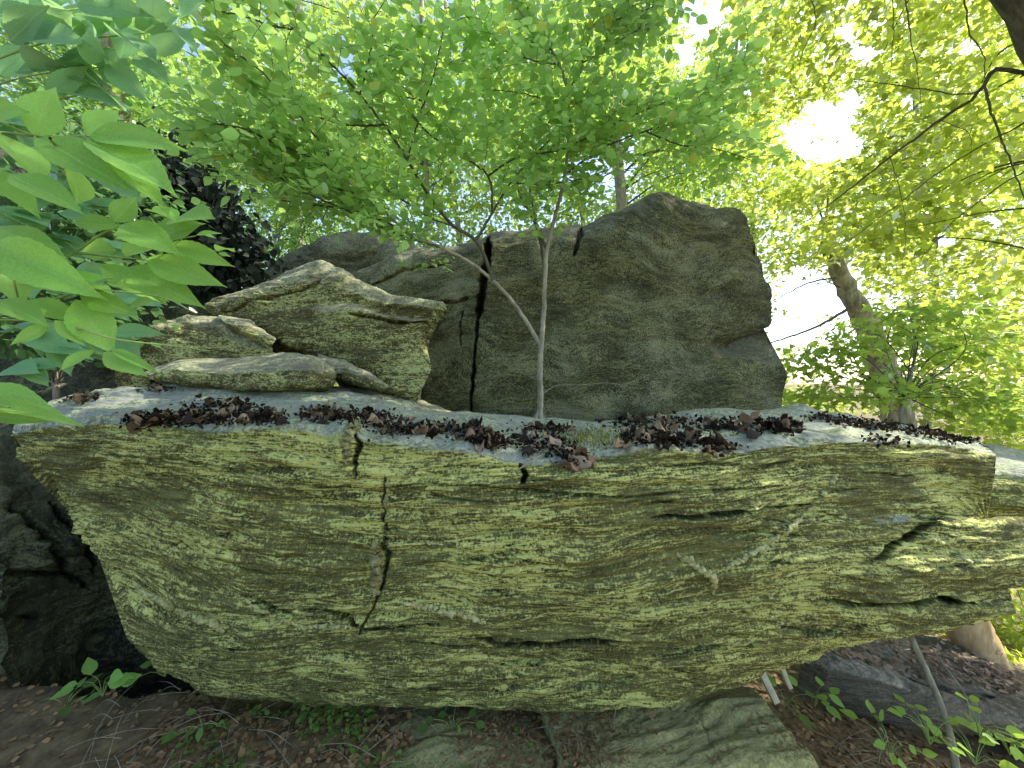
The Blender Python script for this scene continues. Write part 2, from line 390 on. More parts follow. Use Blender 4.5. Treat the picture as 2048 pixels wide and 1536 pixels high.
def loft(name, rows, segs, nu, mat, relief=None, cracks=(), bulges=(), seed=0, lump=0.03, amp=1.0, fz=1.0, fold=0.06, cap_in=0.0, parent=None):
    """rows: list of polylines [(px,py,d)...] going round the rock; segs[k]: samples between row k and k+1 (last wraps)"""
    C = [np.array([P(*q) for q in resample(r, nu)]) for r in rows]
    n = len(C)
    grid = []
    for k in range(n):
        p0, p1, p2, p3 = C[(k - 1) % n], C[k], C[(k + 1) % n], C[(k + 2) % n]
        d = np.linalg.norm(p2 - p1, axis=1).mean()
        e = np.linalg.norm(p1 - p0, axis=1).mean(); h = np.linalg.norm(p3 - p2, axis=1).mean()
        m1 = (p2 - p0) * d / (d + e); m2 = (p3 - p1) * d / (d + h)
        for j in range(segs[k]):
            t = j / segs[k]
            grid.append((2*t**3 - 3*t**2 + 1) * p1 + (t**3 - 2*t**2 + t) * m1 * 0.8 + (-2*t**3 + 3*t**2) * p2 + (t**3 - t**2) * m2 * 0.8)
    V = np.array(grid)                                  # (nv, nu, 3)
    nv = len(V)
    dv = np.roll(V, -1, 0) - np.roll(V, 1, 0)
    du = np.gradient(V, axis=1)
    N = np.cross(du, dv); N /= np.linalg.norm(N, axis=2)[..., None] + 1e-9
    cen = V.mean((0, 1))
    if ((V - cen) * N).sum(2).mean() < 0:
        N = -N; flip = True
    else:
        flip = False
    px, py = proj(V)
    x, y, z = V[..., 0], V[..., 1], V[..., 2]
    t = z + fold * pn(x * 1.0, y * 1.0, z * 1.4, seed + 40) + 0.35 * fold * pn(x * 3.1, y * 2.0, z * 3.3, seed + 41)
    if relief is not None:
        t = t + relief(px, py)
    h = lump * fbm(x * 1.7, y * 1.7, z * 1.9, 3, seed + 1)
    a = amp
    for (fx, ft, am) in ((1.3, 9, 0.016), (2.4, 22, 0.0135), (4.5, 50, 0.0110), (8.0, 100, 0.0058)):
        s = pn(x * fx, y * fx, t * ft * fz, seed + int(ft))
        s = np.clip(s * 1.8, -1, 1)
        h = h + a * am * np.where(s > 0, s ** 0.7, -np.abs(s) ** 1.3)
    h = h + a * 0.0055 * fbm(x * 13, y * 13, z * 17, 5, seed + 9, 0.6)
    ray = V - np.array([0, 0, CAMZ]); ray /= np.linalg.norm(ray, axis=2)[..., None]
    slot = np.zeros(px.shape)
    front = N[..., 1] < 0.35
    for (pl, wd, dep) in cracks:
        dd, par = pline_dist(px + 5 * pn(x * 9, y, z * 9, seed + 71) + 2 * pn(x * 30, y, z * 30, seed + 72), py + 4 * pn(x * 8, y, z * 8, seed + 73), pl)
        wv = wd * np.clip(np.minimum(par, 1 - par) * 7 + 0.25, 0, 1) * (0.75 + 0.5 * pn(x * 12, y, z * 12, seed + 74))
        slot = np.maximum(slot, np.where(front, dep * 2.0 * np.exp(-(dd / np.maximum(wv, 0.9)) ** 4), 0))
    for (pl, wd, up) in bulges:
        dd, par = pline_dist(px, py, pl)
        h = h + np.where(front, up * np.exp(-(dd / wd) ** 2) * (0.8 + 0.6 * pn(x * 25, y * 25, z * 25, seed + 75)), 0)
    V = V + N * h[..., None] + (0.75 * ray - 0.25 * N) * slot[..., None]
    r = Rock(); r.V, r.N, r.px, r.py = V, N, *proj(V)
    verts = np.concatenate([V.reshape(-1, 3), V[:, 0].mean(0)[None], V[:, -1].mean(0)[None]])
    i = np.arange(nv)[:, None]; j = np.arange(nu - 1)[None, :]
    a_, b_, c_, d_ = i * nu + j, i * nu + j + 1, ((i + 1) % nv) * nu + j + 1, ((i + 1) % nv) * nu + j
    q = np.stack([a_, b_, c_, d_], -1).reshape(-1, 4)
    k = np.arange(nv); kn = (k + 1) % nv
    t1 = np.stack([k * nu, kn * nu, np.full(nv, nv * nu)], -1)
    t2 = np.stack([kn * nu + nu - 1, k * nu + nu - 1, np.full(nv, nv * nu + 1)], -1)
    if flip: q, t1, t2 = q[:, ::-1], t1[:, ::-1], t2[:, ::-1]
    t1, t2 = t1[:, ::-1], t2[:, ::-1]
    t1, t2 = t1[:, ::-1], t2[:, ::-1]
    me = mesh_np(name, verts, [q, t1, t2])
    sp = np.concatenate([np.stack([x, y, t], -1).reshape(-1, 3), verts[-2:]])
    nzat = me.attributes.new('nz', 'FLOAT', 'POINT')
    nzv = np.where((px > 1820) & (py > 990), np.minimum(N[..., 2], 0.25), N[..., 2])   # the crust lichen stops at the broken right end
    nzat.data.foreach_set('value', np.concatenate([nzv.ravel(), [0, 0]]).astype(np.float32))
    at = me.attributes.new('sp', 'FLOAT_VECTOR', 'POINT')
    at.data.foreach_set('vector', sp.astype(np.float32).ravel())
    r.o = obj(name, me, mat, parent)
    base = V.reshape(-1, 3); lo = base[:, 2].min(); c = base.mean(0)
    set_origin(r.o, (c[0], c[1], lo)); r.org = np.array([c[0], c[1], lo])
    return r

def at_rock(r, px, py, side='front'):
    """surface point and normal of a rock where a photo pixel falls"""
    if not hasattr(r, 'cache'): r.cache = {}
    if side not in r.cache:
        vis = (r.N * (np.array([0, 0, CAMZ]) - r.V)).sum(2) > 0
        if side == 'top': vis = (r.N[..., 2] > 0.25)
        r.cache[side] = (r.V[vis], r.N[vis], r.px[vis], r.py[vis])
    V, N, qx, qy = r.cache[side]
    m = np.nonzero(np.abs(qx - px) < 40)[0]
    if len(m) == 0: m = np.arange(len(V))
    k = m[np.argmin((qx[m] - px) ** 2 + (qy[m] - py) ** 2 + V[m, 1] * 3.0)]
    return V[k], N[k]

# --- front boulder
def front_fold(px, py):
    """the foliation bends down towards the left foot and swells round the quartz lens"""
    f = 0.09 * np.exp(-(((px - 420) / 170) ** 2 + ((py - 1240) / 90) ** 2))
    f += 0.05 * np.sin((px - 300) / 260.0) * np.exp(-((py - 1150) / 260.0) ** 2)
    f += 0.06 * np.exp(-(((px - 1120) / 260) ** 2 + ((py - 1170) / 80) ** 2))
    f -= 0.05 * np.exp(-(((px - 1700) / 200) ** 2 + ((py - 1000) / 120) ** 2))
    return f

rows_front = [
    # top, back edge
    [(70, 832, 2.10), (215, 780, 2.25), (400, 772, 2.35), (700, 792, 2.35), (850, 826, 2.35), (950, 842, 2.35), (1078, 846, 2.35), (1300, 838, 2.35), (1500, 828, 2.35), (1600, 822, 2.3), (1700, 842, 2.25), (1850, 868, 2.2), (1950, 886, 2.15)],
    # top, middle
    [(40, 850, 1.92), (200, 815, 1.95), (420, 810, 1.9), (700, 826, 1.85), (900, 856, 1.8), (1078, 872, 1.78), (1300, 856, 1.78), (1520, 846, 1.8), (1700, 858, 1.85), (1850, 876, 1.9), (1965, 900, 1.95)],
    # lip
    [(24, 868, 1.78), (200, 850, 1.68), (330, 850, 1.62), (450, 862, 1.56), (560, 858, 1.52), (690, 868, 1.48), (750, 880, 1.46), (850, 888, 1.45), (960, 903, 1.44), (1050, 922, 1.43), (1100, 922, 1.43), (1180, 910, 1.44), (1300, 897, 1.45), (1450, 902, 1.47), (1550, 890, 1.50), (1680, 880, 1.55), (1760, 888, 1.60), (1900, 892, 1.68), (1978, 915, 1.76)],
    [(38, 905, 1.80), (300, 905, 1.58), (700, 915, 1.44), (1080, 955, 1.40), (1450, 940, 1.44), (1800, 930, 1.60), (1982, 945, 1.76)],
    [(95, 948, 1.82), (400, 970, 1.56), (800, 985, 1.43), (1100, 1000, 1.40), (1500, 990, 1.44), (1800, 980, 1.60), (1930, 990, 1.74)],
    [(150, 1040, 1.80), (400, 1050, 1.58), (800, 1060, 1.46), (1100, 1060, 1.43), (1500, 1045, 1.46), (1780, 1030, 1.60), (1872, 1028, 1.72)],
    [(185, 1090, 1.79), (450, 1110, 1.58), (800, 1120, 1.47), (1100, 1115, 1.44), (1500, 1100, 1.47), (1800, 1070, 1.58), (1960, 1056, 1.64), (2130, 1062, 1.74)],
    [(235, 1158, 1.79), (500, 1170, 1.60), (850, 1180, 1.50), (1200, 1170, 1.47), (1500, 1150, 1.49), (1800, 1130, 1.56), (2000, 1125, 1.62), (2130, 1130, 1.72)],
    [(264, 1220, 1.78), (500, 1235, 1.62), (850, 1240, 1.54), (1200, 1230, 1.51), (1500, 1200, 1.52), (1800, 1178, 1.58), (2000, 1186, 1.68)],
    [(258, 1268, 1.80), (500, 1285, 1.66), (850, 1290, 1.59), (1200, 1285, 1.56), (1500, 1250, 1.56), (1800, 1225, 1.62), (2030, 1226, 1.70)],
    [(300, 1322, 1.84), (550, 1340, 1.72), (850, 1345, 1.66), (1200, 1345, 1.63), (1450, 1320, 1.62), (1650, 1282, 1.64), (1850, 1256, 1.68), (1985, 1240, 1.74)],
    # foot, shadow line
    [(415, 1392, 1.95), (560, 1402, 1.88), (800, 1414, 1.82), (1000, 1416, 1.80), (1230, 1408, 1.79), (1400, 1388, 1.78), (1520, 1342, 1.80), (1640, 1290, 1.84), (1760, 1262, 1.90), (1900, 1245, 1.95)],
    # underside, back
    [(460, 1330, 2.3), (700, 1350, 2.3), (1000, 1350, 2.3), (1300, 1310, 2.3), (1430, 1200, 2.3), (1500, 1130, 2.3), (1650, 1090, 2.3), (1900, 1075, 2.25)],
    [(300, 1000, 2.55), (700, 1000, 2.6), (1100, 1000, 2.6), (1500, 960, 2.55), (1850, 940, 2.45)],
]
segs_front = [34, 46, 20, 24, 34, 20, 26, 26, 22, 26, 34, 16, 10, 14]
cr_front = [
    ([(768, 955), (764, 1000), (766, 1035), (768, 1080), (771, 1130), (764, 1170), (750, 1208), (728, 1240), (720, 1262)], 3.0, 0.035),
    ([(940, 1278), (985, 1288), (1040, 1292), (1100, 1290), (1160, 1283), (1250, 1280)], 4.5, 0.07),
    ([(790, 1290), (850, 1290), (960, 1298)], 3, 0.03),
    ([(1300, 1030), (1370, 1036), (1450, 1026), (1560, 1014), (1640, 1010)], 3.6, 0.05),
    ([(1640, 1198), (1700, 1206), (1790, 1208), (1870, 1202), (1960, 1212)], 6.5, 0.11),
    ([(1730, 944), (1800, 952), (1900, 944)], 3, 0.03),
    ([(1740, 1122), (1790, 1095), (1830, 1070), (1855, 1045), (1885, 1028)], 5, 0.05),
    ([(690, 850), (718, 880), (706, 915), (712, 950)], 4, 0.05),
    ([(770, 976), (850, 968), (960, 972), (1080, 985), (1250, 992), (1420, 984), (1560, 972)], 2.6, 0.022),
    ([(1040, 925), (1052, 950), (1042, 968)], 7, 0.07),
    ([(1330, 935), (1420, 926), (1490, 932), (1600, 925)], 3, 0.022),
    ([(480, 1190), (530, 1215), (590, 1232)], 3, 0.03),
    ([(600, 1222), (650, 1224), (700, 1235), (728, 1250), (790, 1255), (880, 1245)], 3.5, 0.035),
    ([(1400, 1070), (1500, 1062), (1600, 1066)], 2.4, 0.018),
    ([(560, 960), (640, 975), (700, 970)], 2.6, 0.02),
    ([(1000, 1330), (1120, 1320), (1230, 1328)], 2.6, 0.022),
    ([(1130, 1375), (1200, 1372), (1260, 1365)], 2.6, 0.022),
    ([(760, 1368), (860, 1372), (930, 1380)], 2.6, 0.022),
    ([(1300, 1310), (1400, 1300), (1500, 1288)], 2.4, 0.02),
    ([(900, 1125), (970, 1118), (1040, 1100)], 2.6, 0.02),
    ([(220, 905), (330, 915), (480, 940), (620, 935)], 2.6, 0.02),
    ([(1560, 1255), (1640, 1262), (1730, 1250)], 2.4, 0.02),
    ([(1880, 1027), (1960, 1040), (2060, 1046)], 3, 0.02),
]
for k in range(46):      # many short parting cracks along the foliation
    cx, cy = rng.uniform(250, 1850), rng.uniform(930, 1380)
    l = rng.uniform(40, 130)
    cr_front.append(([(cx, cy), (cx + l * .5, cy + rng.uniform(-7, 7)), (cx + l, cy + rng.uniform(-10, 10))], rng.uniform(1.3, 2.4), rng.uniform(0.010, 0.022)))
bu_front = [([(700, 860), (690, 890), (688, 915)], 22, 0.05)]
front = loft('schist_boulder', rows_front, segs_front, 760, M['front'], relief=front_fold, cracks=cr_front, bulges=bu_front, seed=3, lump=0.022, amp=0.88, fold=0.06)
tag(front.o, 'big overhanging layered boulder across the foreground with yellow-green lichen and litter on top', 'boulder')

# --- rear boulder
rows_rear = [
    [(660, 600, 4.3), (760, 560, 4.3), (940, 520, 4.3), (1150, 480, 4.3), (1330, 440, 4.2), (1430, 455, 4.2), (1490, 560, 4.1)],
    [(705, 556, 3.6), (760, 526, 3.55), (850, 502, 3.5), (940, 484, 3.45), (1000, 470, 3.4), (1080, 450, 3.4), (1140, 452, 3.4), (1160, 462, 3.4), (1200, 432, 3.4), (1260, 406, 3.4), (1330, 394, 3.4), (1390, 398, 3.42), (1430, 416, 3.45), (1474, 428, 3.55)],
    [(705, 566, 3.5), (850, 520, 3.35), (1000, 492, 3.25), (1150, 478, 3.22), (1260, 440, 3.22), (1380, 430, 3.26), (1440, 440, 3.32), (1490, 472, 3.45)],
    [(690, 620, 3.45), (850, 580, 3.28), (1000, 560, 3.18), (1150, 550, 3.14), (1300, 530, 3.14), (1420, 520, 3.22), (1526, 530, 3.40)],
    [(680, 680, 3.42), (850, 650, 3.22), (1000, 630, 3.12), (1150, 620, 3.08), (1300, 610, 3.10), (1440, 600, 3.18), (1550, 600, 3.36)],
    [(680, 720, 3.40), (850, 700, 3.18), (1000, 680, 3.08), (1150, 670, 3.05), (1300, 660, 3.07), (1440, 650, 3.16), (1536, 650, 3.36)],
    [(680, 760, 3.38), (850, 740, 3.15), (1000, 720, 3.05), (1150, 710, 3.02), (1300, 700, 3.05), (1420, 690, 3.14), (1450, 696, 3.34)],
    [(680, 790, 3.36), (850, 770, 3.12), (1000, 760, 3.02), (1150, 750, 3.0), (1300, 740, 3.02), (1450, 728, 3.06), (1562, 732, 3.12)],
    [(680, 830, 3.34), (850, 830, 3.1), (1100, 830, 3.0), (1300, 820, 3.0), (1480, 805, 3.02), (1566, 795, 3.12)],
    [(680, 960, 3.3), (850, 990, 3.1), (1100, 1000, 3.0), (1300, 1000, 3.0), (1460, 980, 3.02), (1548, 930, 3.12)],
    [(700, 900, 4.3), (900, 900, 4.4), (1200, 900, 4.4), (1480, 880, 4.2)],
]
cr_rear = [
    ([(980, 478), (976, 515), (966, 575), (956, 630), (951, 700), (946, 770), (942, 840)], 3.4, 0.12),
    ([(978, 480), (975, 520), (966, 580), (957, 640)], 9, 0.22),
    ([(1163, 455), (1152, 490), (1146, 510)], 5, 0.10),
    ([(926, 620), (922, 650), (920, 690)], 2.4, 0.03),
    ([(720, 575), (800, 545), (900, 525)], 3, 0.03),
    ([(880, 610), (940, 600)], 4, 0.04),
]
rear = loft('cliff_boulder', rows_rear, [16, 12, 30, 34, 22, 22, 18, 18, 18, 8, 14], 470, M['rear'], cracks=cr_rear, seed=20, lump=0.07, amp=0.5, fz=0.6, fold=0.25)
tag(rear.o, 'tall dark grey-green boulder with a vertical crack standing behind the thin sapling', 'boulder')

rows_hump = [
    [(520, 560, 4.9), (640, 490, 4.9), (720, 480, 4.9), (840, 510, 4.9)],
    [(515, 562, 4.5), (580, 512, 4.45), (640, 478, 4.4), (700, 462, 4.4), (760, 470, 4.4), (810, 488, 4.4), (880, 505, 4.4)],
    [(520, 590, 4.3), (640, 520, 4.2), (720, 505, 4.2), (880, 530, 4.2)],
    [(520, 700, 4.3), (640, 680, 4.2), (720, 680, 4.2), (880, 680, 4.2)],
    [(520, 720, 4.9), (640, 700, 4.9), (720, 700, 4.9), (840, 700, 4.9)],
]
hump = loft('humped_boulder', rows_hump, [10, 14, 40, 8, 12], 160, M['rear'], seed=27, lump=0.05, amp=1.2, fz=0.7, fold=0.1)
tag(hump.o, 'dark rounded boulder hump showing above the whale-shaped boulder, behind its crest', 'boulder')

# --- the pile at the left: whale-shaped boulder, domed stone, wedge, two flat slabs
rows_whale = [
    [(430, 640, 3.3), (560, 570, 3.3), (700, 580, 3.3), (830, 630, 3.2)],
    [(414, 606, 2.95), (470, 580, 2.92), (540, 556, 2.9), (590, 537, 2.88), (640, 530, 2.85), (680, 541, 2.82), (720, 568, 2.78), (780, 590, 2.72), (840, 597, 2.68), (882, 606, 2.66)],
    [(412, 616, 2.82), (500, 590, 2.72), (590, 565, 2.68), (660, 565, 2.66), (740, 600, 2.60), (830, 612, 2.56), (894, 622, 2.58)],
    [(416, 624, 2.78), (500, 610, 2.66), (600, 600, 2.62), (680, 605, 2.60), (760, 624, 2.58), (830, 636, 2.58), (884, 641, 2.62)],
    [(430, 630, 2.76), (520, 632, 2.62), (620, 625, 2.56), (700, 622, 2.52), (780, 636, 2.50), (820, 645, 2.52), (846, 650, 2.60)],
    [(470, 645, 2.72), (550, 660, 2.58), (640, 660, 2.52), (720, 665, 2.48), (790, 675, 2.48), (835, 690, 2.54)],
    [(520, 668, 2.70), (580, 690, 2.56), (660, 700, 2.52), (730, 715, 2.48), (800, 720, 2.48), (862, 735, 2.54)],
    [(545, 690, 2.74), (600, 708, 2.62), (660, 718, 2.56), (730, 745, 2.52), (790, 780, 2.50), (838, 790, 2.54)],
    [(560, 700, 2.9), (640, 730, 2.85), (740, 800, 2.75), (800, 830, 2.7), (836, 830, 2.7)],
    [(560, 720, 3.3), (640, 740, 3.3), (740, 800, 3.2), (810, 800, 3.1)],
]
whale = loft('whale_boulder', rows_whale, [10, 18, 14, 12, 16, 20, 16, 10, 8, 10], 330, M['mid'], cracks=[([(700, 626), (780, 642), (850, 646)], 4, 0.05), ([(445, 625), (520, 600), (600, 580), (640, 560)], 3, 0.03), ([(845, 660), (870, 655)], 4, 0.04)], seed=31, lump=0.035, amp=0.75, fold=0.07)
tag(whale.o, 'whale-shaped lichen-covered boulder with an overhanging nose, on the pile left of the sapling', 'boulder')

rows_dome = [
    [(240, 700, 2.95), (330, 650, 2.95), (440, 650, 2.95), (520, 690, 2.9)],
    [(226, 694, 2.72), (300, 652, 2.68), (380, 632, 2.65), (438, 634, 2.62), (490, 656, 2.60), (532, 690, 2.60)],
    [(226, 705, 2.62), (300, 668, 2.55), (380, 650, 2.52), (450, 655, 2.50), (546, 702, 2.54)],
    [(235, 730, 2.56), (330, 715, 2.46), (450, 705, 2.44), (552, 716, 2.5)],
    [(240, 800, 2.60), (340, 790, 2.5), (450, 790, 2.5), (552, 790, 2.55)],
    [(240, 780, 2.95), (340, 780, 2.95), (450, 780, 2.95), (540, 780, 2.9)],
]
dome = loft('domed_stone', rows_dome, [8, 12, 22, 16, 6, 8], 200, M['mid'], seed=36, lump=0.03, amp=0.6, fold=0.08)
tag(dome.o, 'domed brownish stone at the left end of the pile, under the wedge stone', 'stone')

rows_wedge = [
    [(440, 632, 2.62), (500, 640, 2.60), (545, 674, 2.56)],
    [(436, 636, 2.50), (490, 645, 2.46), (552, 678, 2.44)],
    [(448, 644, 2.46), (490, 664, 2.42), (545, 690, 2.42)],
    [(452, 650, 2.50), (490, 672, 2.48), (538, 697, 2.48)],
    [(450, 650, 2.62), (490, 672, 2.60), (538, 692, 2.56)],
]
wedge = loft('wedge_stone', rows_wedge, [10, 10, 8, 6, 6], 90, M['mid'], seed=39, lump=0.012, amp=0.4)
tag(wedge.o, 'small pale wedge of stone leaning against the whale-shaped boulder', 'stone')

rows_slab = [
    [(282, 745, 2.50), (360, 722, 2.50), (450, 722, 2.50), (560, 712, 2.50), (640, 722, 2.46)],
    [(274, 748, 2.36), (360, 726, 2.28), (450, 728, 2.24), (560, 716, 2.24), (610, 710, 2.24), (646, 722, 2.26), (664, 738, 2.30)],
    [(285, 752, 2.24), (360, 740, 2.12), (450, 744, 2.08), (560, 742, 2.08), (620, 738, 2.10), (672, 746, 2.20)],
    [(310, 757, 2.20), (400, 764, 2.09), (480, 774, 2.06), (560, 776, 2.06), (620, 768, 2.08), (670, 764, 2.18)],
    [(330, 762, 2.26), (420, 776, 2.22), (520, 786, 2.2), (600, 784, 2.2), (662, 776, 2.24)],
    [(320, 770, 2.5), (420, 780, 2.5), (520, 790, 2.5), (640, 780, 2.45)],
]
slab = loft('flat_slab', rows_slab, [10, 16, 16, 10, 8, 6], 240, M['mid'], seed=44, lump=0.014, amp=0.45)
tag(slab.o, 'long flat slab of stone with a pale lichened top, lying in front of the domed stone', 'stone')

rows_slab2 = [
    [(640, 712, 2.52), (690, 720, 2.50), (740, 744, 2.46), (770, 768, 2.42)],
    [(636, 718, 2.38), (690, 730, 2.34), (735, 752, 2.30), (774, 773, 2.30)],
    [(655, 738, 2.32), (700, 756, 2.28), (740, 768, 2.28), (772, 780, 2.30)],
    [(664, 752, 2.36), (700, 768, 2.34), (735, 777, 2.34), (764, 782, 2.34)],
    [(664, 752, 2.52), (700, 768, 2.50), (760, 780, 2.42)],
]
slab2 = loft('thin_slab', rows_slab2, [10, 12, 8, 6, 6], 100, M['mid'], seed=48, lump=0.012, amp=0.4)
tag(slab2.o, 'thin tilted slab of stone poking out right of the long flat slab', 'stone')

rows_bed = [   # low rock under the slabs, stepping down to the sapling
    [(300, 800, 2.9), (560, 790, 2.9), (800, 800, 2.9), (930, 835, 2.8)],
    [(250, 790, 2.46), (420, 782, 2.42), (560, 786, 2.42), (680, 776, 2.42), (760, 790, 2.42), (840, 812, 2.45), (940, 838, 2.55)],
    [(250, 830, 2.40), (420, 820, 2.3), (560, 820, 2.3), (680, 806, 2.3), (760, 812, 2.34), (840, 828, 2.4), (940, 850, 2.5)],
    [(300, 960, 2.5), (560, 960, 2.5), (760, 960, 2.5), (930, 960, 2.6)],
    [(300, 960, 2.9), (560, 960, 2.9), (760, 960, 2.9), (930, 960, 2.8)],
]
bed = loft('stepped_rock', rows_bed, [10, 12, 10, 6, 8], 240, M['mid'], seed=52, lump=0.02, amp=0.6)
tag(bed.o, 'low stepped rock beneath the flat slabs, between the big front boulder and the whale-shaped one', 'rock')

# --- dark rock wall at the left
rows_wall = [
    [(-420, 330, 3.6), (0, 300, 4.2), (220, 330, 4.5), (360, 470, 4.4), (470, 560, 4.2)],
    [(-420, 330, 2.9), (0, 310, 3.3), (200, 350, 3.5), (300, 420, 3.5), (380, 500, 3.5), (440, 560, 3.4), (490, 600, 3.4)],
    [(-420, 480, 2.7), (0, 480, 3.1), (200, 500, 3.2), (320, 540, 3.2), (470, 640, 3.2)],
    [(-420, 650, 2.5), (0, 650, 2.9), (150, 650, 3.0), (300, 660, 3.0), (440, 700, 3.0)],
    [(-420, 800, 2.2), (0, 800, 2.7), (150, 790, 2.75), (300, 770, 2.8), (420, 780, 2.8)],
    [(-420, 960, 2.0), (0, 960, 2.35), (80, 960, 2.5), (200, 980, 2.6), (400, 950, 2.7)],
    [(-420, 1100, 1.9), (0, 1100, 2.15), (80, 1110, 2.3), (200, 1130, 2.6), (400, 1100, 2.8)],
    [(-420, 1230, 1.9), (0, 1220, 2.1), (60, 1230, 2.3), (200, 1240, 2.7), (400, 1200, 2.9)],
    [(-420, 1560, 2.0), (0, 1540, 2.15), (60, 1520, 2.3), (200, 1480, 2.7), (400, 1400, 2.9)],
    [(-420, 1300, 4.2), (0, 1300, 4.4), (200, 1200, 4.5), (400, 1100, 4.4)],
]
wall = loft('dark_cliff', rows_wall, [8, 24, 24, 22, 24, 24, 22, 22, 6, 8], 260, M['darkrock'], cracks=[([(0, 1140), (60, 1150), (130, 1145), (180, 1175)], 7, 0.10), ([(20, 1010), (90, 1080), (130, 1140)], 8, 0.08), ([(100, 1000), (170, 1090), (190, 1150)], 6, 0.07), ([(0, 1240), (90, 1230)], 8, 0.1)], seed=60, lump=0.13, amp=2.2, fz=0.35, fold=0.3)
tag(wall.o, 'dark shaded rock wall along the left edge behind the big green leaves', 'rock wall')

# --- rock beyond the right end of the front boulder
rows_rb = [
    [(1850, 905, 2.9), (1990, 900, 2.9), (2100, 912, 2.9), (2300, 935, 2.9)],
    [(1850, 918, 2.3), (1985, 912, 2.2), (2060, 922, 2.15), (2300, 950, 2.15)],
    [(1850, 946, 2.02), (1990, 950, 1.98), (2060, 950, 1.96), (2300, 975, 2.0)],
    [(1840, 1000, 1.98), (1960, 1000, 1.94), (2060, 1005, 1.92), (2300, 1010, 1.95)],
    [(1830, 1036, 2.02), (1960, 1036, 1.98), (2060, 1034, 1.96), (2300, 1040, 2.0)],
    [(1830, 1080, 2.5), (1960, 1080, 2.5), (2060, 1080, 2.5), (2300, 1080, 2.5)],
    [(1830, 1060, 2.9), (1960, 1060, 2.9), (2060, 1060, 2.9), (2300, 1060, 2.9)],
]
rblock = loft('end_boulder', rows_rb, [8, 14, 16, 12, 6, 4, 6], 170, M['front'], seed=66, lump=0.02, amp=0.6)
tag(rblock.o, 'grey boulder at the right edge just behind the end of the big front boulder', 'boulder')

# --- low rock lying at the lower right, with leaf litter on it
rows_low = [
    [(1640, 1268, 3.2), (1850, 1272, 3.3), (2010, 1335, 3.2), (2250, 1400, 3.1)],
    [(1680, 1270, 2.9), (1730, 1268, 2.9), (1900, 1308, 2.75), (2030, 1362, 2.6), (2250, 1420, 2.5)],
    [(1630, 1296, 2.45), (1700, 1316, 2.40), (1850, 1358, 2.35), (2000, 1398, 2.3), (2250, 1440, 2.25)],
    [(1604, 1318, 2.40), (1660, 1335, 2.28), (1730, 1352, 2.22), (1860, 1390, 2.18), (2000, 1420, 2.15), (2250, 1470, 2.1)],
    [(1600, 1352, 2.38), (1650, 1375, 2.26), (1720, 1400, 2.2), (1860, 1420, 2.15), (2000, 1440, 2.12), (2250, 1500, 2.1)],
    [(1590, 1400, 2.42), (1650, 1420, 2.36), (1720, 1435, 2.3), (2000, 1470, 2.2), (2250, 1540, 2.2)],
    [(1650, 1400, 3.2), (1850, 1400, 3.2), (2050, 1440, 3.1), (2250, 1500, 3.0)],
]
low = loft('low_ledge', rows_low, [8, 18, 20, 14, 8, 6, 8], 220, M['greyledge'], cracks=[([(1800, 1350), (1900, 1385), (2000, 1405)], 4, 0.03)], seed=70, lump=0.03, amp=0.9, fz=0.8)
tag(low.o, 'low grey rock strewn with dry leaves beneath the boulder overhang, beside the pale trunk', 'rock')

# --- bedrock ledges along the bottom
rows_l1 = [
    [(500, 1470, 2.0), (700, 1430, 2.02), (900, 1418, 2.0), (1120, 1412, 2.0)],
    [(540, 1502, 1.80), (700, 1466, 1.84), (870, 1446, 1.84), (1000, 1440, 1.86), (1060, 1440, 1.88)],
    [(540, 1530, 1.70), (700, 1494, 1.76), (900, 1484, 1.75), (1040, 1486, 1.74), (1120, 1500, 1.72)],
    [(520, 1640, 1.50), (700, 1610, 1.53), (900, 1600, 1.54), (1040, 1620, 1.52)],
    [(520, 1760, 1.45), (700, 1760, 1.45), (900, 1760, 1.45), (1140, 1760, 1.45)],
    [(520, 1600, 2.0), (700, 1600, 2.0), (900, 1600, 2.0), (1120, 1600, 2.0)],
]
led1 = loft('bottom_ledge', rows_l1, [8, 16, 26, 8, 6, 6], 240, M['ledge'], cracks=[([(700, 1500), (860, 1480), (1000, 1478)], 3, 0.02)], seed=75, lump=0.025, amp=0.8, fz=1.0, fold=0.05, relief=lambda a, b: 0.10 * np.sin((a - 600) / 330.0) + (b - 1450) * 0.0009)
tag(led1.o, 'olive bedrock ledge with a pale edge below the foot of the front boulder', 'rock')
rows_l2 = [
    [(1090, 1410, 2.02), (1300, 1400, 2.02), (1440, 1384, 2.02), (1500, 1388, 2.0)],
    [(1080, 1420, 1.88), (1300, 1412, 1.87), (1440, 1396, 1.87), (1526, 1402, 1.87)],
    [(1110, 1470, 1.74), (1300, 1460, 1.75), (1450, 1450, 1.76), (1566, 1450, 1.76)],
    [(1130, 1560, 1.56), (1300, 1545, 1.58), (1500, 1530, 1.60), (1632, 1520, 1.62)],
    [(1060, 1760, 1.5), (1300, 1760, 1.5), (1500, 1740, 1.5), (1660, 1640, 1.56)],
    [(1080, 1600, 2.0), (1300, 1600, 2.0), (1500, 1600, 2.0), (1600, 1560, 1.9)],
]
cr_l2 = [([(1160, 1440), (1190, 1536)], 2.2, 0.004), ([(1400, 1440), (1450, 1540)], 2.2, 0.004), ([(1090, 1500), (1250, 1500), (1420, 1490)], 2.5, 0.004)]
led2 = loft('jointed_ledge', rows_l2, [8, 16, 24, 10, 6, 6], 240, M['ledge'], cracks=cr_l2, seed=79, lump=0.025, amp=0.8, fz=1.0, fold=0.04, relief=lambda a, b: (a - 1300) * 0.00035 + (b - 1450) * 0.0012)
tag(led2.o, 'greenish bedrock ledge with crossing joints at the bottom centre right', 'rock')

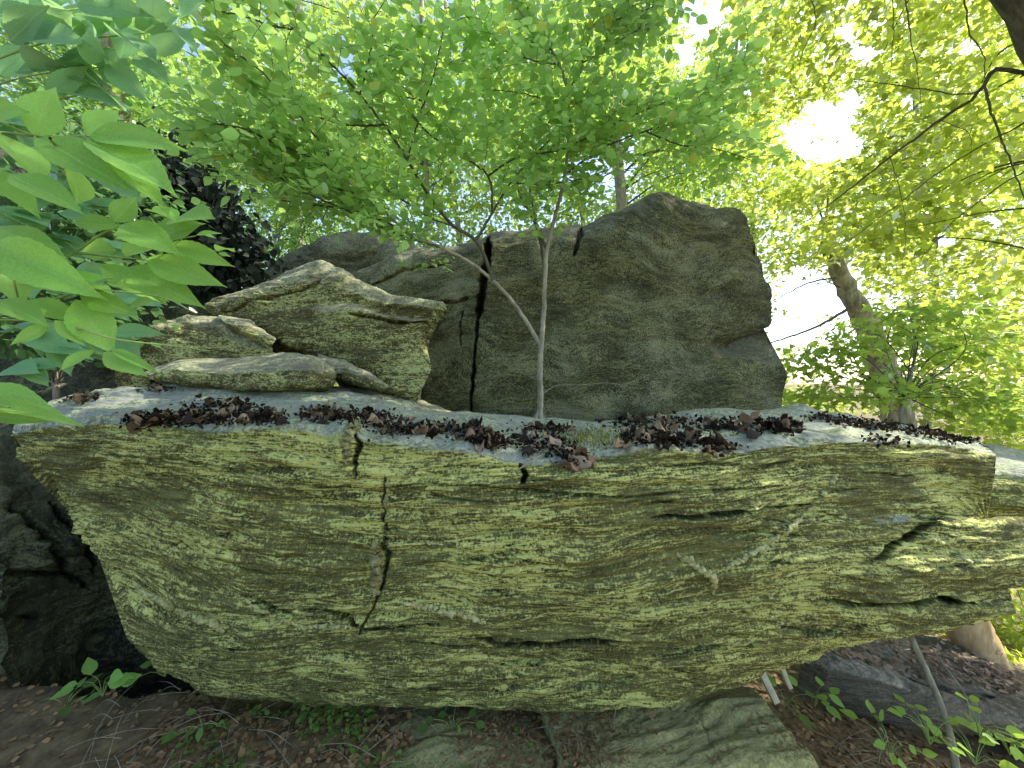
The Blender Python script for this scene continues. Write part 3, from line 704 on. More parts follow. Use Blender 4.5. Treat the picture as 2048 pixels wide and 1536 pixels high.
# --- ground
def gz(x, y):
    x = np.asarray(x, float); y = np.asarray(y, float)
    z = -0.03 - 0.26 * np.clip(x - 0.75, 0, 8) * np.clip(1 - (x - 8) / 60, 0, 1)
    z = z + 0.03 * pn(x * 1.3, y * 1.3, 0.3, 91) + 0.25 * np.clip((np.hypot(x, y) - 6) / 10, 0, 1) * pn(x * .15, y * .15, 0.7, 92)
    wob = 0.14 * pn(x * 2.3, y * 2.3, 0.4, 93) + 0.05 * pn(x * 8, y * 8, 0.4, 94)
    hol = np.clip((-x - 1.05 + wob) / 0.3, 0, 1) * np.clip((y - 1.95 + wob + 0.10 * (x + 1.6)) / 0.28, 0, 1) * np.clip((4.5 - y) / 0.5, 0, 1)
    z = z - 0.75 * hol * hol * (3 - 2 * hol)
    z = z + 0.14 * np.clip(-x - 5, 0, 40) + 0.06 * np.clip(y - 12, 0, 25)
    return z
s = np.concatenate([-np.geomspace(6, 320, 26)[::-1], np.linspace(-5.9, 5.9, 300), np.geomspace(6, 320, 26)])
sy = np.concatenate([-np.geomspace(2, 320, 22)[::-1], np.linspace(-1.9, 6.9, 240), np.geomspace(7, 320, 28)])
X, Y = np.meshgrid(s, sy)
near = np.clip(1.5 - np.hypot(X, Y - 2) / 5, 0, 1)
Z = gz(X, Y) + near * (0.018 * fbm(X * 6, Y * 6, 0.1 * X, 4, 95) + 0.006 * fbm(X * 40, Y * 40, 0.1, 2, 97))
nx, ny = len(s), len(sy)
i, j = np.arange(ny - 1)[:, None], np.arange(nx - 1)[None, :]
q = np.stack([i * nx + j, i * nx + j + 1, (i + 1) * nx + j + 1, (i + 1) * nx + j], -1).reshape(-1, 4)
ground = obj('ground', mesh_np('ground', np.stack([X, Y, Z], -1).reshape(-1, 3), q), M['soil'])
tag(ground, 'dark soil of the woodland floor', None, None, 'structure')

# ------------------------------------------------------------------ leaf shapes
def tpl_ovate(n=5, w=0.34, fold=0.10, droop=0.12):
    """simple leaf, length 1 along +Y, normal +Z"""
    v, f = [], []
    for k in range(n + 1):
        s = k / n
        hw = w * math.sin(math.pi * s ** 0.80) ** 0.9 * (1 - 0.35 * s ** 3) if 0 < s < 1 else 0.008
        zc = -droop * s * s
        v += [(-hw, s, zc + fold * hw * 1.2), (0, s, zc - 0.02 * math.sin(math.pi * s)), (hw, s, zc + fold * hw * 1.2)]
    for k in range(n):
        a = 3 * k
        f += [(a, a + 1, a + 4, a + 3), (a + 1, a + 2, a + 5, a + 4)]
    return np.array(v), np.array(f)

def tpl_big(n=22, w=0.155, droop=0.18, wave=0.02, seed=0):
    r = np.random.default_rng(seed)
    v, f = [], []
    for k in range(n + 1):
        s = k / n
        hw = w * 1.04 * (math.sin(math.pi * s ** 0.78)) ** 1.1 * (1.0 - 0.30 * s ** 4) if 0 < s < 1 else 0.004
        ser = 1.0 + (0.035 if k % 2 else -0.02)
        zc = -droop * s * s
        for c in (-1, -0.5, 0, 0.5, 1):
            hh = hw * c * (ser if abs(c) == 1 else 1)
            yy = s + (0.035 * hw / w * abs(c))
            v.append((hh, yy, zc + 0.35 * abs(hh) - (0.012 if c == 0 else 0) + wave * math.sin(9 * s + 2 * c + seed)))
    for k in range(n):
        for c in range(4):
            a = 5 * k + c
            f.append((a, a + 1, a + 6, a + 5))
    return np.array(v), np.array(f)

def tpl_maple():
    """five-lobed leaf as a fan"""
    ang = [(-90, 0.06), (-150, 0.40), (-175, 0.30), (170, 0.62), (150, 0.36), (118, 0.50), (90, 1.0)]
    pts = [(0.0, 0.0)]
    out = [(0.30, 0.02), (0.24, 0.16), (0.58, 0.40), (0.26, 0.46), (0.20, 0.62), (0.0, 1.0), (-0.20, 0.62), (-0.26, 0.46), (-0.58, 0.40), (-0.24, 0.16), (-0.30, 0.02)]
    v = [(0, 0, 0), (0, 0.35, -0.03)] + [(a, b, -0.12 * b * b + 0.10 * abs(a)) for a, b in out]
    f = []
    ring = [0] + list(range(2, len(v)))
    for k in range(len(ring)):
        f.append((1, ring[k], ring[(k + 1) % len(ring)]))
    return np.array(v), np.array(f)

def tpl_far():
    v = np.array([(0, 0, 0), (0.38, 0.45, 0.06), (0, 1, -0.06), (-0.38, 0.45, 0.06)], float)
    return v, np.array([(0, 1, 2), (0, 2, 3)])

def tpl_needle():
    v = np.array([(0, 0, 0), (0.16, 0.4, 0.02), (0, 1, -0.05), (-0.16, 0.4, 0.02)], float)
    return v, np.array([(0, 1, 2), (0, 2, 3)])

T_OV, T_MA, T_FAR, T_ND = tpl_ovate(), tpl_maple(), tpl_far(), tpl_needle()

def frames(pos, direction, normal, size):
    """(n,3) arrays -> (n,4,4) leaf placements; leaf runs along direction, faces normal"""
    d = direction / (np.linalg.norm(direction, axis=1)[:, None] + 1e-9)
    nn = normal - (normal * d).sum(1)[:, None] * d
    nn /= np.linalg.norm(nn, axis=1)[:, None] + 1e-9
    x = np.cross(d, nn)
    Mx = np.zeros((len(pos), 4, 4))
    Mx[:, :3, 0] = x * size[:, None]; Mx[:, :3, 1] = d * size[:, None]; Mx[:, :3, 2] = nn * size[:, None]
    Mx[:, :3, 3] = pos; Mx[:, 3, 3] = 1
    return Mx

def leaves_mesh(name, Mx, tpl):
    tv, tf = tpl
    n, k = len(Mx), len(tv)
    V = np.einsum('nij,kj->nki', Mx[:, :3, :3], tv) + Mx[:, None, :3, 3]
    Fc = (tf[None] + (np.arange(n) * k)[:, None, None]).reshape(-1, tf.shape[1])
    me = mesh_np(name, V.reshape(-1, 3), Fc)
    at = me.attributes.new('rnd', 'FLOAT', 'POINT')
    at.data.foreach_set('value', np.repeat(np.clip(0.45 * rng.random(n) + 0.55 * (0.5 + 0.9 * pn(Mx[:, 0, 3] * 1.1, Mx[:, 1, 3] * 1.1, Mx[:, 2, 3] * 1.6, 5)), 0.001, 0.999), k).astype(np.float32))  # clump-wide dark and light worked into leaf colour to give crowns depth
    return me

def put_leaves(root, Mx, tpl, mat, nparts=0, part='leaf', mass='foliage'):
    """the leaves that show largest become parts of their own, the others one mass"""
    org = np.array(root.location)
    Mx = Mx.copy(); Mx[:, :3, 3] -= org
    rest = np.ones(len(Mx), bool)
    if nparts:
        W = Mx[:, :3, 3] + org
        ctr = W + 0.5 * Mx[:, :3, 1]
        px, py = proj(ctr)
        view = np.array([0, 0, CAMZ]) - ctr
        vd = np.linalg.norm(view, axis=1)
        sz = np.linalg.norm(Mx[:, :3, 1], axis=1)
        area = (sz / vd) ** 2 * np.abs((Mx[:, :3, 2] * view).sum(1)) / (sz * vd)
        area = np.where((px > 10) & (px < 2038) & (py > 10) & (py < 1526) & (ctr[:, 1] > 0.1), area, -1)
        idx = np.argsort(-area)[:nparts]; idx = idx[area[idx] > 0]
        me0 = mesh_np(part, tpl[0], tpl[1]); me0.materials.append(mat)
        for k in idx:
            o = bpy.data.objects.new(part, me0); o.matrix_local = Matrix(Mx[k].tolist())
            COL.objects.link(o); o.parent = root
        rest[idx] = False
    if rest.any():
        o = obj(mass, leaves_mesh(mass, Mx[rest], tpl), mat, root); o['kind'] = 'stuff'

def unit(v):
    v = np.asarray(v, float); return v / (np.linalg.norm(v, axis=-1, keepdims=True) + 1e-9)

# ------------------------------------------------------------------ sapling in front of the rear boulder
def grow_twigs(limb, step, length, tubes, tw_r, out, leafstep, size, up=0.15, spread=1.0, second=True, s0=0.15, droop=0.1):
    """side shoots left and right of a limb, leaves alternating along them"""
    seg = np.linalg.norm(np.diff(limb, axis=0), axis=1); L = seg.sum(); cs = np.concatenate([[0], np.cumsum(seg)])
    s = s0 * L; side = 1
    def leafrow(pts):
        l = np.linalg.norm(np.diff(pts, axis=0), axis=1).sum(); n = max(2, int(l / leafstep))
        q = smooth_path(pts, n + 1); T = unit(np.gradient(q, axis=0))
        for k in range(1, n + 1):
            lat = unit(np.cross(T[k], [0, 0, 1])) * (1 if k % 2 else -1)
            d = unit(T[k] * 0.55 + lat * (0.85 if k < n else 0.1) + rng.normal(0, 0.22, 3) + np.array([0, 0, -0.12]))
            nrm = unit(np.array([0, 0, 1.0]) + rng.normal(0, 0.42, 3) - 0.25 * T[k])
            out.append((q[k], d, nrm, size * rng.uniform(0.65, 1.2)))
    while s < L:
        k = min(np.searchsorted(cs, s) - 1, len(limb) - 2)
        p = limb[k] + (limb[k + 1] - limb[k]) * ((s - cs[k]) / (seg[k] + 1e-9))
        T = unit(limb[k + 1] - limb[k])
        lat = unit(np.cross(T, [0, 0, 1.0] if abs(T[2]) < 0.8 else [0, 1.0, 0])) * side
        lat = unit(lat + rng.normal(0, 0.35, 3) * spread + np.array([0, -0.12, 0]))
        d = unit(0.62 * T + 0.85 * lat + np.array([0, 0, up]))
        l = length * rng.uniform(0.5, 1.15) * (1.1 - 0.5 * s / L)
        e1 = p + d * l * 0.5 + rng.normal(0, 0.02, 3); e2 = p + d * l + np.array([0, 0, -droop * l]) + rng.normal(0, 0.03, 3)
        pts = smooth_path([p, e1, e2], 7)
        tubes.add(pts, [tw_r, tw_r * 0.35], 4)
        leafrow(pts)
        if second and l > 0.18:
            for f_, sd in ((0.35, 1), (0.6, -1)):
                b = pts[0] + (pts[-1] - pts[0]) * f_
                dd = unit(0.6 * d + 0.8 * sd * unit(np.cross(d, [0, 0, 1.0])) + rng.normal(0, 0.12, 3))
                p2 = smooth_path([b, b + dd * l * 0.28, b + dd * l * 0.55 + np.array([0, 0, -0.05 * l])], 5)
                tubes.add(p2, [tw_r * 0.6, tw_r * 0.3], 4)
                leafrow(p2)
        s += step * rng.uniform(0.7, 1.3); side = -side
    leafrow(limb[int(len(limb) * 0.7):])

base = P(1078, 846, 2.30)
sap = empty('hornbeam_sapling', base)
tag(sap, 'slender forked sapling with pale bark growing from the litter on the front boulder', 'tree')
limbs = [
    ('trunk', [(1078, 852, 2.30), (1081, 800, 2.30), (1080, 740, 2.30), (1082, 690, 2.29)], (0.019, 0.0150), None),
    ('branch', [(1082, 694, 2.29), (1060, 655, 2.28), (1030, 610, 2.26), (985, 560, 2.22), (935, 522, 2.16), (880, 494, 2.10), (820, 466, 2.02), (770, 425, 1.94), (735, 392, 1.88), (690, 360, 1.80), (640, 320, 1.72), (570, 270, 1.64)], (0.0125, 0.003), 0.45),
    ('branch', [(985, 562, 2.22), (972, 520, 2.22), (952, 482, 2.20), (905, 450, 2.16), (860, 395, 2.1), (815, 320, 2.02), (768, 250, 1.94), (720, 190, 1.86), (670, 135, 1.78), (590, 60, 1.70), (520, 0, 1.64)], (0.008, 0.0025), 0.25),
    ('branch', [(953, 482, 2.20), (985, 425, 2.22), (1022, 365, 2.20), (1060, 320, 2.15), (1110, 270, 2.1), (1160, 220, 2.05)], (0.006, 0.002), 0.2),
    ('branch', [(985, 425, 2.22), (976, 352, 2.15), (920, 310, 2.08), (850, 260, 2.0), (800, 190, 1.92), (760, 120, 1.85)], (0.005, 0.002), 0.2),
    ('branch', [(976, 352, 2.15), (1030, 316, 2.1), (1120, 300, 2.05), (1200, 262, 2.0), (1290, 220, 1.98), (1390, 185, 1.98)], (0.005, 0.002), 0.15),
    ('branch', [(1082, 694, 2.29), (1088, 620, 2.29), (1090, 560, 2.28), (1094, 500, 2.26), (1108, 440, 2.22), (1128, 360, 2.16), (1138, 280, 2.1), (1136, 200, 2.03), (1120, 130, 1.96), (1080, 70, 1.9), (1020, 0, 1.82)], (0.0115, 0.003), 0.32),
    ('branch', [(1136, 190, 2.02), (1165, 120, 1.98), (1185, 50, 1.92), (1200, -20, 1.88)], (0.004, 0.002), 0.1),
    ('branch', [(1137, 220, 2.04), (1090, 200, 2.0), (1040, 185, 1.94), (985, 180, 1.9)], (0.003, 0.0015), 0.1),
    ('branch', [(1094, 500, 2.26), (1062, 430, 2.4), (1040, 388, 2.5), (1030, 330, 2.55)], (0.008, 0.004), 0.6),
    ('branch', [(1090, 540, 2.28), (1075, 450, 2.45), (1062, 395, 2.6), (1055, 320, 2.7)], (0.008, 0.004), 0.6),
    ('branch', [(880, 494, 2.10), (800, 470, 2.0), (740, 445, 1.92), (680, 415, 1.85), (600, 380, 1.78), (520, 330, 1.7)], (0.005, 0.002), 0.15),
    ('branch', [(690, 360, 1.80), (650, 300, 1.72), (590, 220, 1.64), (520, 140, 1.56), (450, 90, 1.5)], (0.004, 0.002), 0.1),
    ('branch', [(640, 320, 1.72), (560, 290, 1.66), (480, 255, 1.6), (400, 245, 1.55)], (0.004, 0.002), 0.1),
    ('branch', [(768, 250, 1.94), (700, 250, 1.88), (620, 230, 1.8), (540, 200, 1.72), (470, 150, 1.65)], (0.004, 0.002), 0.1),
    ('branch', [(815, 320, 2.02), (840, 230, 1.95), (870, 140, 1.86), (890, 50, 1.78)], (0.004, 0.002), 0.1),
    ('branch', [(1128, 350, 2.16), (1200, 300, 2.1), (1290, 262, 2.05), (1380, 240, 2.03), (1470, 225, 2.05)], (0.004, 0.002), 0.1),
    ('branch', [(1160, 130, 1.98), (1240, 80, 1.95), (1310, 40, 1.92)], (0.003, 0.0015), 0.1),
    ('branch', [(720, 190, 1.86), (740, 110, 1.78), (750, 30, 1.7)], (0.003, 0.0015), 0.1),
    ('branch', [(820, 466, 2.02), (760, 440, 1.96), (700, 420, 1.9), (630, 410, 1.84), (560, 400, 1.78)], (0.004, 0.002), 0.1),
    ('branch', [(735, 392, 1.88), (660, 375, 1.82), (580, 350, 1.76), (490, 320, 1.7), (420, 300, 1.66)], (0.004, 0.002), 0.1),
    ('branch', [(905, 450, 2.16), (870, 440, 2.1), (820, 410, 2.04), (760, 370, 1.98), (690, 300, 1.92)], (0.004, 0.002), 0.1),
    ('branch', [(590, 60, 1.70), (540, 50, 1.66), (480, 30, 1.6), (420, 20, 1.55)], (0.003, 0.0015), 0.05),
    ('branch', [(1120, 130, 1.96), (1060, 120, 1.9), (990, 90, 1.84), (930, 30, 1.78)], (0.003, 0.0015), 0.05),
    ('branch', [(1185, 50, 1.92), (1260, 30, 1.9), (1340, 0, 1.88)], (0.003, 0.0015), 0.05),
    ('branch', [(1290, 262, 2.05), (1360, 290, 2.05), (1440, 300, 2.08), (1500, 320, 2.1)], (0.003, 0.0015), 0.05),
    ('branch', [(1022, 365, 2.20), (1080, 370, 2.15), (1150, 360, 2.1), (1220, 345, 2.08)], (0.003, 0.0015), 0.1),
    ('branch', [(1390, 185, 1.98), (1450, 150, 1.98), (1500, 110, 2.0)], (0.003, 0.0015), 0.05),
]
tw = Tubes(); lv = []
for nm, pts, rad, s0 in limbs:
    p3 = np.array([P(*p) for p in pts])
    path = smooth_path(p3, 8 * len(pts))
    path += rng.normal(0, 0.0015, path.shape)
    rad = tuple(r_ * (1.0 if r_ > 0.012 else 1.35) for r_ in rad)
    tb = Tubes(); tb.add(path - base, rad, 9 if rad[0] > 0.007 else 6, 0.03)
    obj(nm, tb.mesh(nm), M['sap_bark'] if rad[0] > 0.0115 else M['twig'], sap)
    if s0 is not None:
        grow_twigs(path, 0.046, 0.38, tw, 0.0018, lv, 0.027, 0.056, s0=s0)
for a_ in (0.3, 1.5, 2.7, 3.9, 5.2):
    e_ = np.array([math.cos(a_), math.sin(a_), 0.0])
    tb = Tubes(); tb.add(smooth_path([(0, 0, 0.075), e_ * 0.022 + [0, 0, 0.035], e_ * 0.07 + [0, 0, -0.005], e_ * 0.14 + [0, 0, -0.03]], 10), [0.010, 0.012, 0.009, 0.005], 7, 0.06)
    obj('root', tb.mesh('root'), M['sap_bark'], sap)
dead = smooth_path([P(1085, 788, 2.3), P(1110, 772, 2.28), P(1160, 770, 2.26), P(1210, 766, 2.24), P(1250, 768, 2.22), P(1300, 748, 2.2)], 24)
tb = Tubes(); tb.add(dead - base, [0.003, 0.001], 5); obj('dead_twig', tb.mesh('dead_twig'), M['sap_bark'], sap)
tw.v = [v - base for v in tw.v]
o = obj('twigs', tw.mesh('twigs'), M['twig'], sap); o['kind'] = 'stuff'
lp, ld, ln, ls = (np.array(a) for a in zip(*lv))
qx, qy = proj(lp)
keep = ~((qy > 545) | ((qy > 480) & (qx > 1000)) | ((qy > 420) & (qx > 1150)))
put_leaves(sap, frames(lp[keep], ld[keep], ln[keep], ls[keep]), T_OV, M['leaf_sap'], 300)
print('sapling leaves', keep.sum())

# ------------------------------------------------------------------ foreground compound leaves at the left
def leaf_from_to(b, tip, w_ratio, twist, droop=None):
    """placement of one leaflet from base to tip with its face turned to the light and the path"""
    b, tip = np.asarray(b), np.asarray(tip)
    d = tip - b; L = np.linalg.norm(d)
    view = unit(np.array([0, 0, CAMZ]) - (b + tip) / 2)
    nrm = unit(view + rng.normal(0, 0.25, 3) + np.array([0, 0, 0.5]) + twist)
    Mx = frames(b[None], d[None], nrm[None], np.array([L]))[0]
    Mx[:3, 0] *= w_ratio
    return Mx

BIG = [mesh_np('leaflet', *tpl_big(seed=k, droop=0.10 + 0.04 * (k % 3), wave=0.012)) for k in range(4)]
def leaf_sprig(name, label, d0, leaflets, stems, mat, root_px, group=None):
    root = empty(name, P(*root_px))
    tag(root, label, 'branch', group)
    org = np.array(root.location)
    for k, (bx, by, tx, ty, wpx) in enumerate(leaflets):
        da = d0 * (1 + 0.05 * math.sin(bx * 0.03 + by * 0.05)); dt = da * rng.uniform(0.93, 1.02)
        b, t = P(bx, by, da), P(tx, ty, dt)
        lpx = math.hypot(tx - bx, ty - by)
        Mx = leaf_from_to(b, t, min(wpx / lpx, 0.58) / 0.30, np.array([rng.uniform(-.2, .2), 0, 0]))
        Mx[:3, 3] -= org
        me = BIG[k % 4]
        if len(me.materials) == 0: me.materials.append(M['leaf_big'])
        o = bpy.data.objects.new('leaflet', me); o.matrix_local = Matrix(Mx.tolist())
        COL.objects.link(o); o.parent = root
        if mat is not M['leaf_big']:
            o.material_slots[0].link = 'OBJECT'; o.material_slots[0].material = mat
    x0, y0 = stems[0][0]; s0_ = P(x0, y0, d0 * (1 + 0.05 * math.sin(x0 * 0.03 + y0 * 0.05)) + 0.004) - org
    e0_ = np.array([-1.75, 0.95, 1.6 - (y0 - 768) / F * d0 - 0.25]) - org
    tb = Tubes(); tb.add(smooth_path([e0_, (e0_ + s0_) / 2 + np.array([0, 0, 0.08]), s0_], 14), [0.006, 0.003], 6); obj('twig', tb.mesh('twig'), M['twig'], root)
    for pts in stems:
        tb = Tubes(); tb.add(smooth_path([P(x, y, d0 * (1 + 0.05 * math.sin(x * 0.03 + y * 0.05)) + 0.004) - org for x, y in pts], 16), [0.0030, 0.0014], 6)
        obj('stem', tb.mesh('stem'), M['stem_green'], root)
    return root

leaf_sprig('hickory_sprig', 'bright green compound leaf nearest the lens, highest of the big-leaved sprigs at the left edge', 0.72, [
    (68, 272, 106, 172, 96), (174, 272, 232, 214, 52), (178, 272, 348, 272, 56), (180, 276, 345, 366, 62), (72, 274, 252, 366, 62),
    (-10, 262, 96, 352, 84), (136, 322, 178, 402, 52), (212, 312, 332, 404, 54), (-60, 232, 40, 214, 48), (-40, 330, 80, 420, 60), (20, 350, 150, 400, 50)],
    [[(-60, 226), (0, 246), (75, 272), (180, 272)], [(-60, 262), (0, 265), (75, 273)], [(100, 276), (136, 322)], [(170, 275), (212, 312)]],
    M['leaf_big'], (-60, 240, 0.72))
leaf_sprig('hickory_sprig', 'bright green sprig of pointed leaflets reaching right over the dark rock wall', 0.88, [
    (236, 452, 134, 440, 44), (228, 444, 272, 392, 46), (238, 452, 345, 488, 46), (300, 480, 400, 440, 56), (345, 440, 420, 424, 60), (392, 470, 440, 462, 14),
    (335, 490, 458, 524, 44), (292, 520, 442, 566, 52), (250, 512, 340, 470, 44), (312, 412, 335, 430, 18), (336, 418, 352, 438, 18), (432, 500, 470, 492, 10), (436, 506, 462, 512, 10),
    (232, 500, 150, 500, 44), (240, 540, 392, 592, 60), (200, 530, 330, 600, 50)],
    [[(60, 560), (150, 505), (236, 455), (300, 480), (392, 472)], [(236, 480), (335, 490), (440, 503)], [(150, 505), (292, 520)]],
    M['leaf_big'], (40, 570, 0.88))
leaf_sprig('hickory_sprig', 'drooping green sprig of toothed leaflets on long thin stems at the left edge', 0.80, [
    (-20, 452, 132, 508, 44), (-20, 485, 175, 582, 66), (60, 575, 200, 540, 50), (150, 600, 226, 706, 66), (188, 700, 114, 738, 34), (208, 704, 282, 744, 30), (222, 700, 312, 738, 16),
    (100, 648, 18, 690, 30), (110, 640, 170, 690, 34), (60, 600, 160, 640, 40), (160, 590, 262, 620, 44), (260, 612, 305, 598, 26), (120, 560, 230, 575, 44), (-10, 600, 90, 640, 40), (20, 530, 40, 610, 40)],
    [[(-40, 650), (40, 615), (120, 595), (200, 580), (300, 590), (395, 628)], [(-40, 640), (60, 640), (150, 655), (240, 680), (330, 690), (420, 702)], [(150, 655), (190, 700), (225, 702)], [(20, 520), (30, 570), (40, 615)]],
    M['leaf_big'], (-40, 645, 0.80))
leaf_sprig('hickory_sprig', 'pair of pale green leaves low at the left edge, just above the front boulder', 0.85, [
    (-60, 770, 112, 806, 34), (-60, 800, 150, 832, 40), (-30, 830, 90, 842, 26)],
    [[(-90, 775), (-30, 800), (20, 815)]], M['leaf_big'], (-90, 775, 0.85))
T_L = []
for (rx, ry) in ((190, 75), (80, 85), (240, 130), (60, 150), (150, 190), (300, 60), (20, 30), (120, 20)):
    for k in range(5):
        a = rng.uniform(-0.5, 1.0) + (0 if k % 2 else -1.2)
        l = rng.uniform(80, 125)
        T_L.append((rx + k * 30 - 60, ry - k * 6, rx + k * 30 - 60 + l * math.cos(a), ry - k * 6 + l * math.sin(a) * 0.8, rng.uniform(32, 44)))
bough = leaf_sprig('hickory_bough', 'shade-tinted blue-green bough of broad leaves in the top left corner', 1.15, T_L,
           [[(-60, 140), (80, 88), (190, 76), (350, 60)], [(-60, 190), (60, 152), (240, 130)], [(-60, 230), (150, 192), (220, 180)], [(-60, 20), (20, 30), (120, 22), (200, 10)]], M['leaf_teal'], (-60, 150, 1.15))
tb = Tubes(); tb.add(smooth_path([(-1.70, 1.0, -0.1), (-1.74, 0.97, 1.2), (-1.76, 0.95, 2.4), (-1.80, 0.95, 3.4)], 24) - np.array(bough.location), [0.035, 0.018], 10, 0.04); obj('trunk', tb.mesh('trunk'), M['bark'], bough)
T_L2 = []
for (rx, ry) in ((20, 440), (80, 480), (160, 420), (60, 380), (210, 340), (120, 560), (230, 600), (40, 660), (120, 700), (40, 740), (100, 300), (10, 250), (180, 500), (10, 560), (200, 680)):
    for k in range(5):
        a = rng.uniform(-0.4, 1.1)
        l = rng.uniform(45, 95)
        T_L2.append((rx - 30 + k * 14, ry - k * 4, rx - 30 + k * 14 + l * math.cos(a), ry + l * math.sin(a) * 0.7, rng.uniform(22, 36)))
leaf_sprig('hickory_bough', 'shaded bough of dull green leaves behind the bright sprigs at the left edge', 1.35, T_L2,
           [[(-60, 470), (80, 482), (160, 422)], [(-60, 600), (120, 562), (230, 600)], [(-60, 720), (40, 662), (120, 700)], [(-60, 350), (60, 382), (210, 340)]], M['leaf_teal'], (-60, 500, 1.35))

# ------------------------------------------------------------------ trees behind
GAPS = [(1598, 268, 46, 30), (1652, 240, 48, 40), (1690, 285, 32, 40), (1640, 306, 46, 20), (1700, 205, 22, 34), (1735, 110, 26, 22), (1690, 60, 20, 26), (1500, 180, 20, 16), (1480, 90, 22, 18), (1390, 40, 40, 42), (1370, 110, 22, 30), (1880, 480, 26, 16), (1930, 90, 24, 18), (1820, 210, 18, 22), (1990, 440, 22, 14), (1610, 590, 50, 55), (1575, 665, 60, 32), (1690, 575, 36, 62), (1420, 20, 40, 35), (150, 20, 30, 18), (390, 70, 36, 40), (640, 420, 30, 30), (1180, 350, 60, 40), (1250, 300, 26, 50), (690, 130, 22, 60)]
def gap_ok(W, soft=0.25):
    px, py = proj(W)
    ok = np.ones(len(W), bool)
    for (gx, gy, rx, ry) in GAPS:
        e = ((px - gx) / rx) ** 2 + ((py - gy) / ry) ** 2 + 0.9 * pn(px / 45.0, py / 32.0, gx * 0.1, 77) + 0.5 * pn(px / 16.0, py / 12.0, gx * 0.1, 78)
        ok &= (e > 1) | (rng.random(len(W)) < soft * 0.25 * np.clip(e, 0, 1))
    return ok

def tree(name, label, trunk, trad, blobs, n, size, tpl, mat, group=None, nparts=0, bark='bark', limbs_n=10, cl=16, clr=0.35, ext=(), lrad=0.02, tilt=0.5, gap=True):
    """trunk: polyline of world points; blobs: (px,py,d, rx m, ry m, rz m); leaves in flat drooping sprays on limbs"""
    tr = np.array(trunk, float); base = tr[0]
    root = empty(name, base); tag(root, label, 'tree', group)
    path = smooth_path(tr, max(14, 6 * len(tr)))
    path[1:] += rng.normal(0, trad[0] * 0.05, path[1:].shape)
    tb = Tubes(); tb.add(path - base, trad, 14, 0.045)
    obj('trunk', tb.mesh('trunk'), M[bark], root)
    wts = np.array([b[3] * b[4] * b[5] for b in blobs]) ** 0.67; wts /= wts.sum()
    nc = n // cl
    ctr = []
    for b, w in zip(blobs, wts):
        k = max(1, int(nc * w))
        u = rng.normal(size=(k, 3)); u /= np.linalg.norm(u, axis=1)[:, None]
        u *= (rng.random(k) ** 0.45)[:, None]
        ctr.append(P(*b[:3]) + u * np.array(b[3:6]))
    ctr = np.concatenate(ctr)
    if gap:
        ctr = ctr[gap_ok(ctr, 1.0)]
        k_ = 2.2 if base[1] < 9 else 0.9
        ctr = ctr[pn(ctr[:, 0] * k_, ctr[:, 1] * k_ * 0.4, ctr[:, 2] * k_ * 1.5, 31) < 0.30]
    # limbs reach to some of the sprays
    for k in rng.choice(len(ctr), min(limbs_n, len(ctr)), replace=False):
        e = ctr[k]
        zz = np.clip(e[2] - rng.uniform(0.2, 1.2), path[0, 2] + 0.4, path[-1, 2])
        a = path[np.argmin(np.abs(path[:, 2] - zz))]
        mid = (a + e) / 2 + np.array([0, 0, 0.12 * np.linalg.norm(e - a)]) + rng.normal(0, 0.08, 3)
        tb = Tubes(); tb.add(smooth_path([a, mid, e], 12) - base, [lrad, lrad * 0.18], 5); obj('branch', tb.mesh('branch'), M['twig'], root)
    for pts, rad in ext:
        tb = Tubes(); tb.add(smooth_path([P(*p) for p in pts], 6 * len(pts)) + rng.normal(0, 0.004, (6 * len(pts), 3)) - base, np.array(rad) * 0.7, 6); obj('branch', tb.mesh('branch'), M['twig'], root)
    c = np.repeat(ctr, cl, 0); m = len(c)
    ax = unit(rng.normal(size=(len(ctr), 3)) * np.array([1, 1, 0.35])); ax = np.repeat(ax, cl, 0)
    off = rng.normal(size=(m, 3)) * np.array([clr, clr, clr * 0.28]) + ax * (rng.uniform(-1, 1, m) * clr)[:, None]
    pos = c + off
    d = unit(off * 0.6 + rng.normal(0, 0.5, (m, 3)) * clr + np.array([0, 0, -0.35 * clr]))
    nrm = unit(np.array([0, 0, 1.0]) + rng.normal(0, tilt, (m, 3)))
    sz = size * rng.uniform(0.6, 1.25, m)
    ok = gap_ok(pos) if gap else np.ones(m, bool)
    cr = frames(pos[ok], d[ok], nrm[ok], sz[ok])
    put_leaves(root, cr, tpl, mat, nparts, 'leaf', 'crown')
    return root

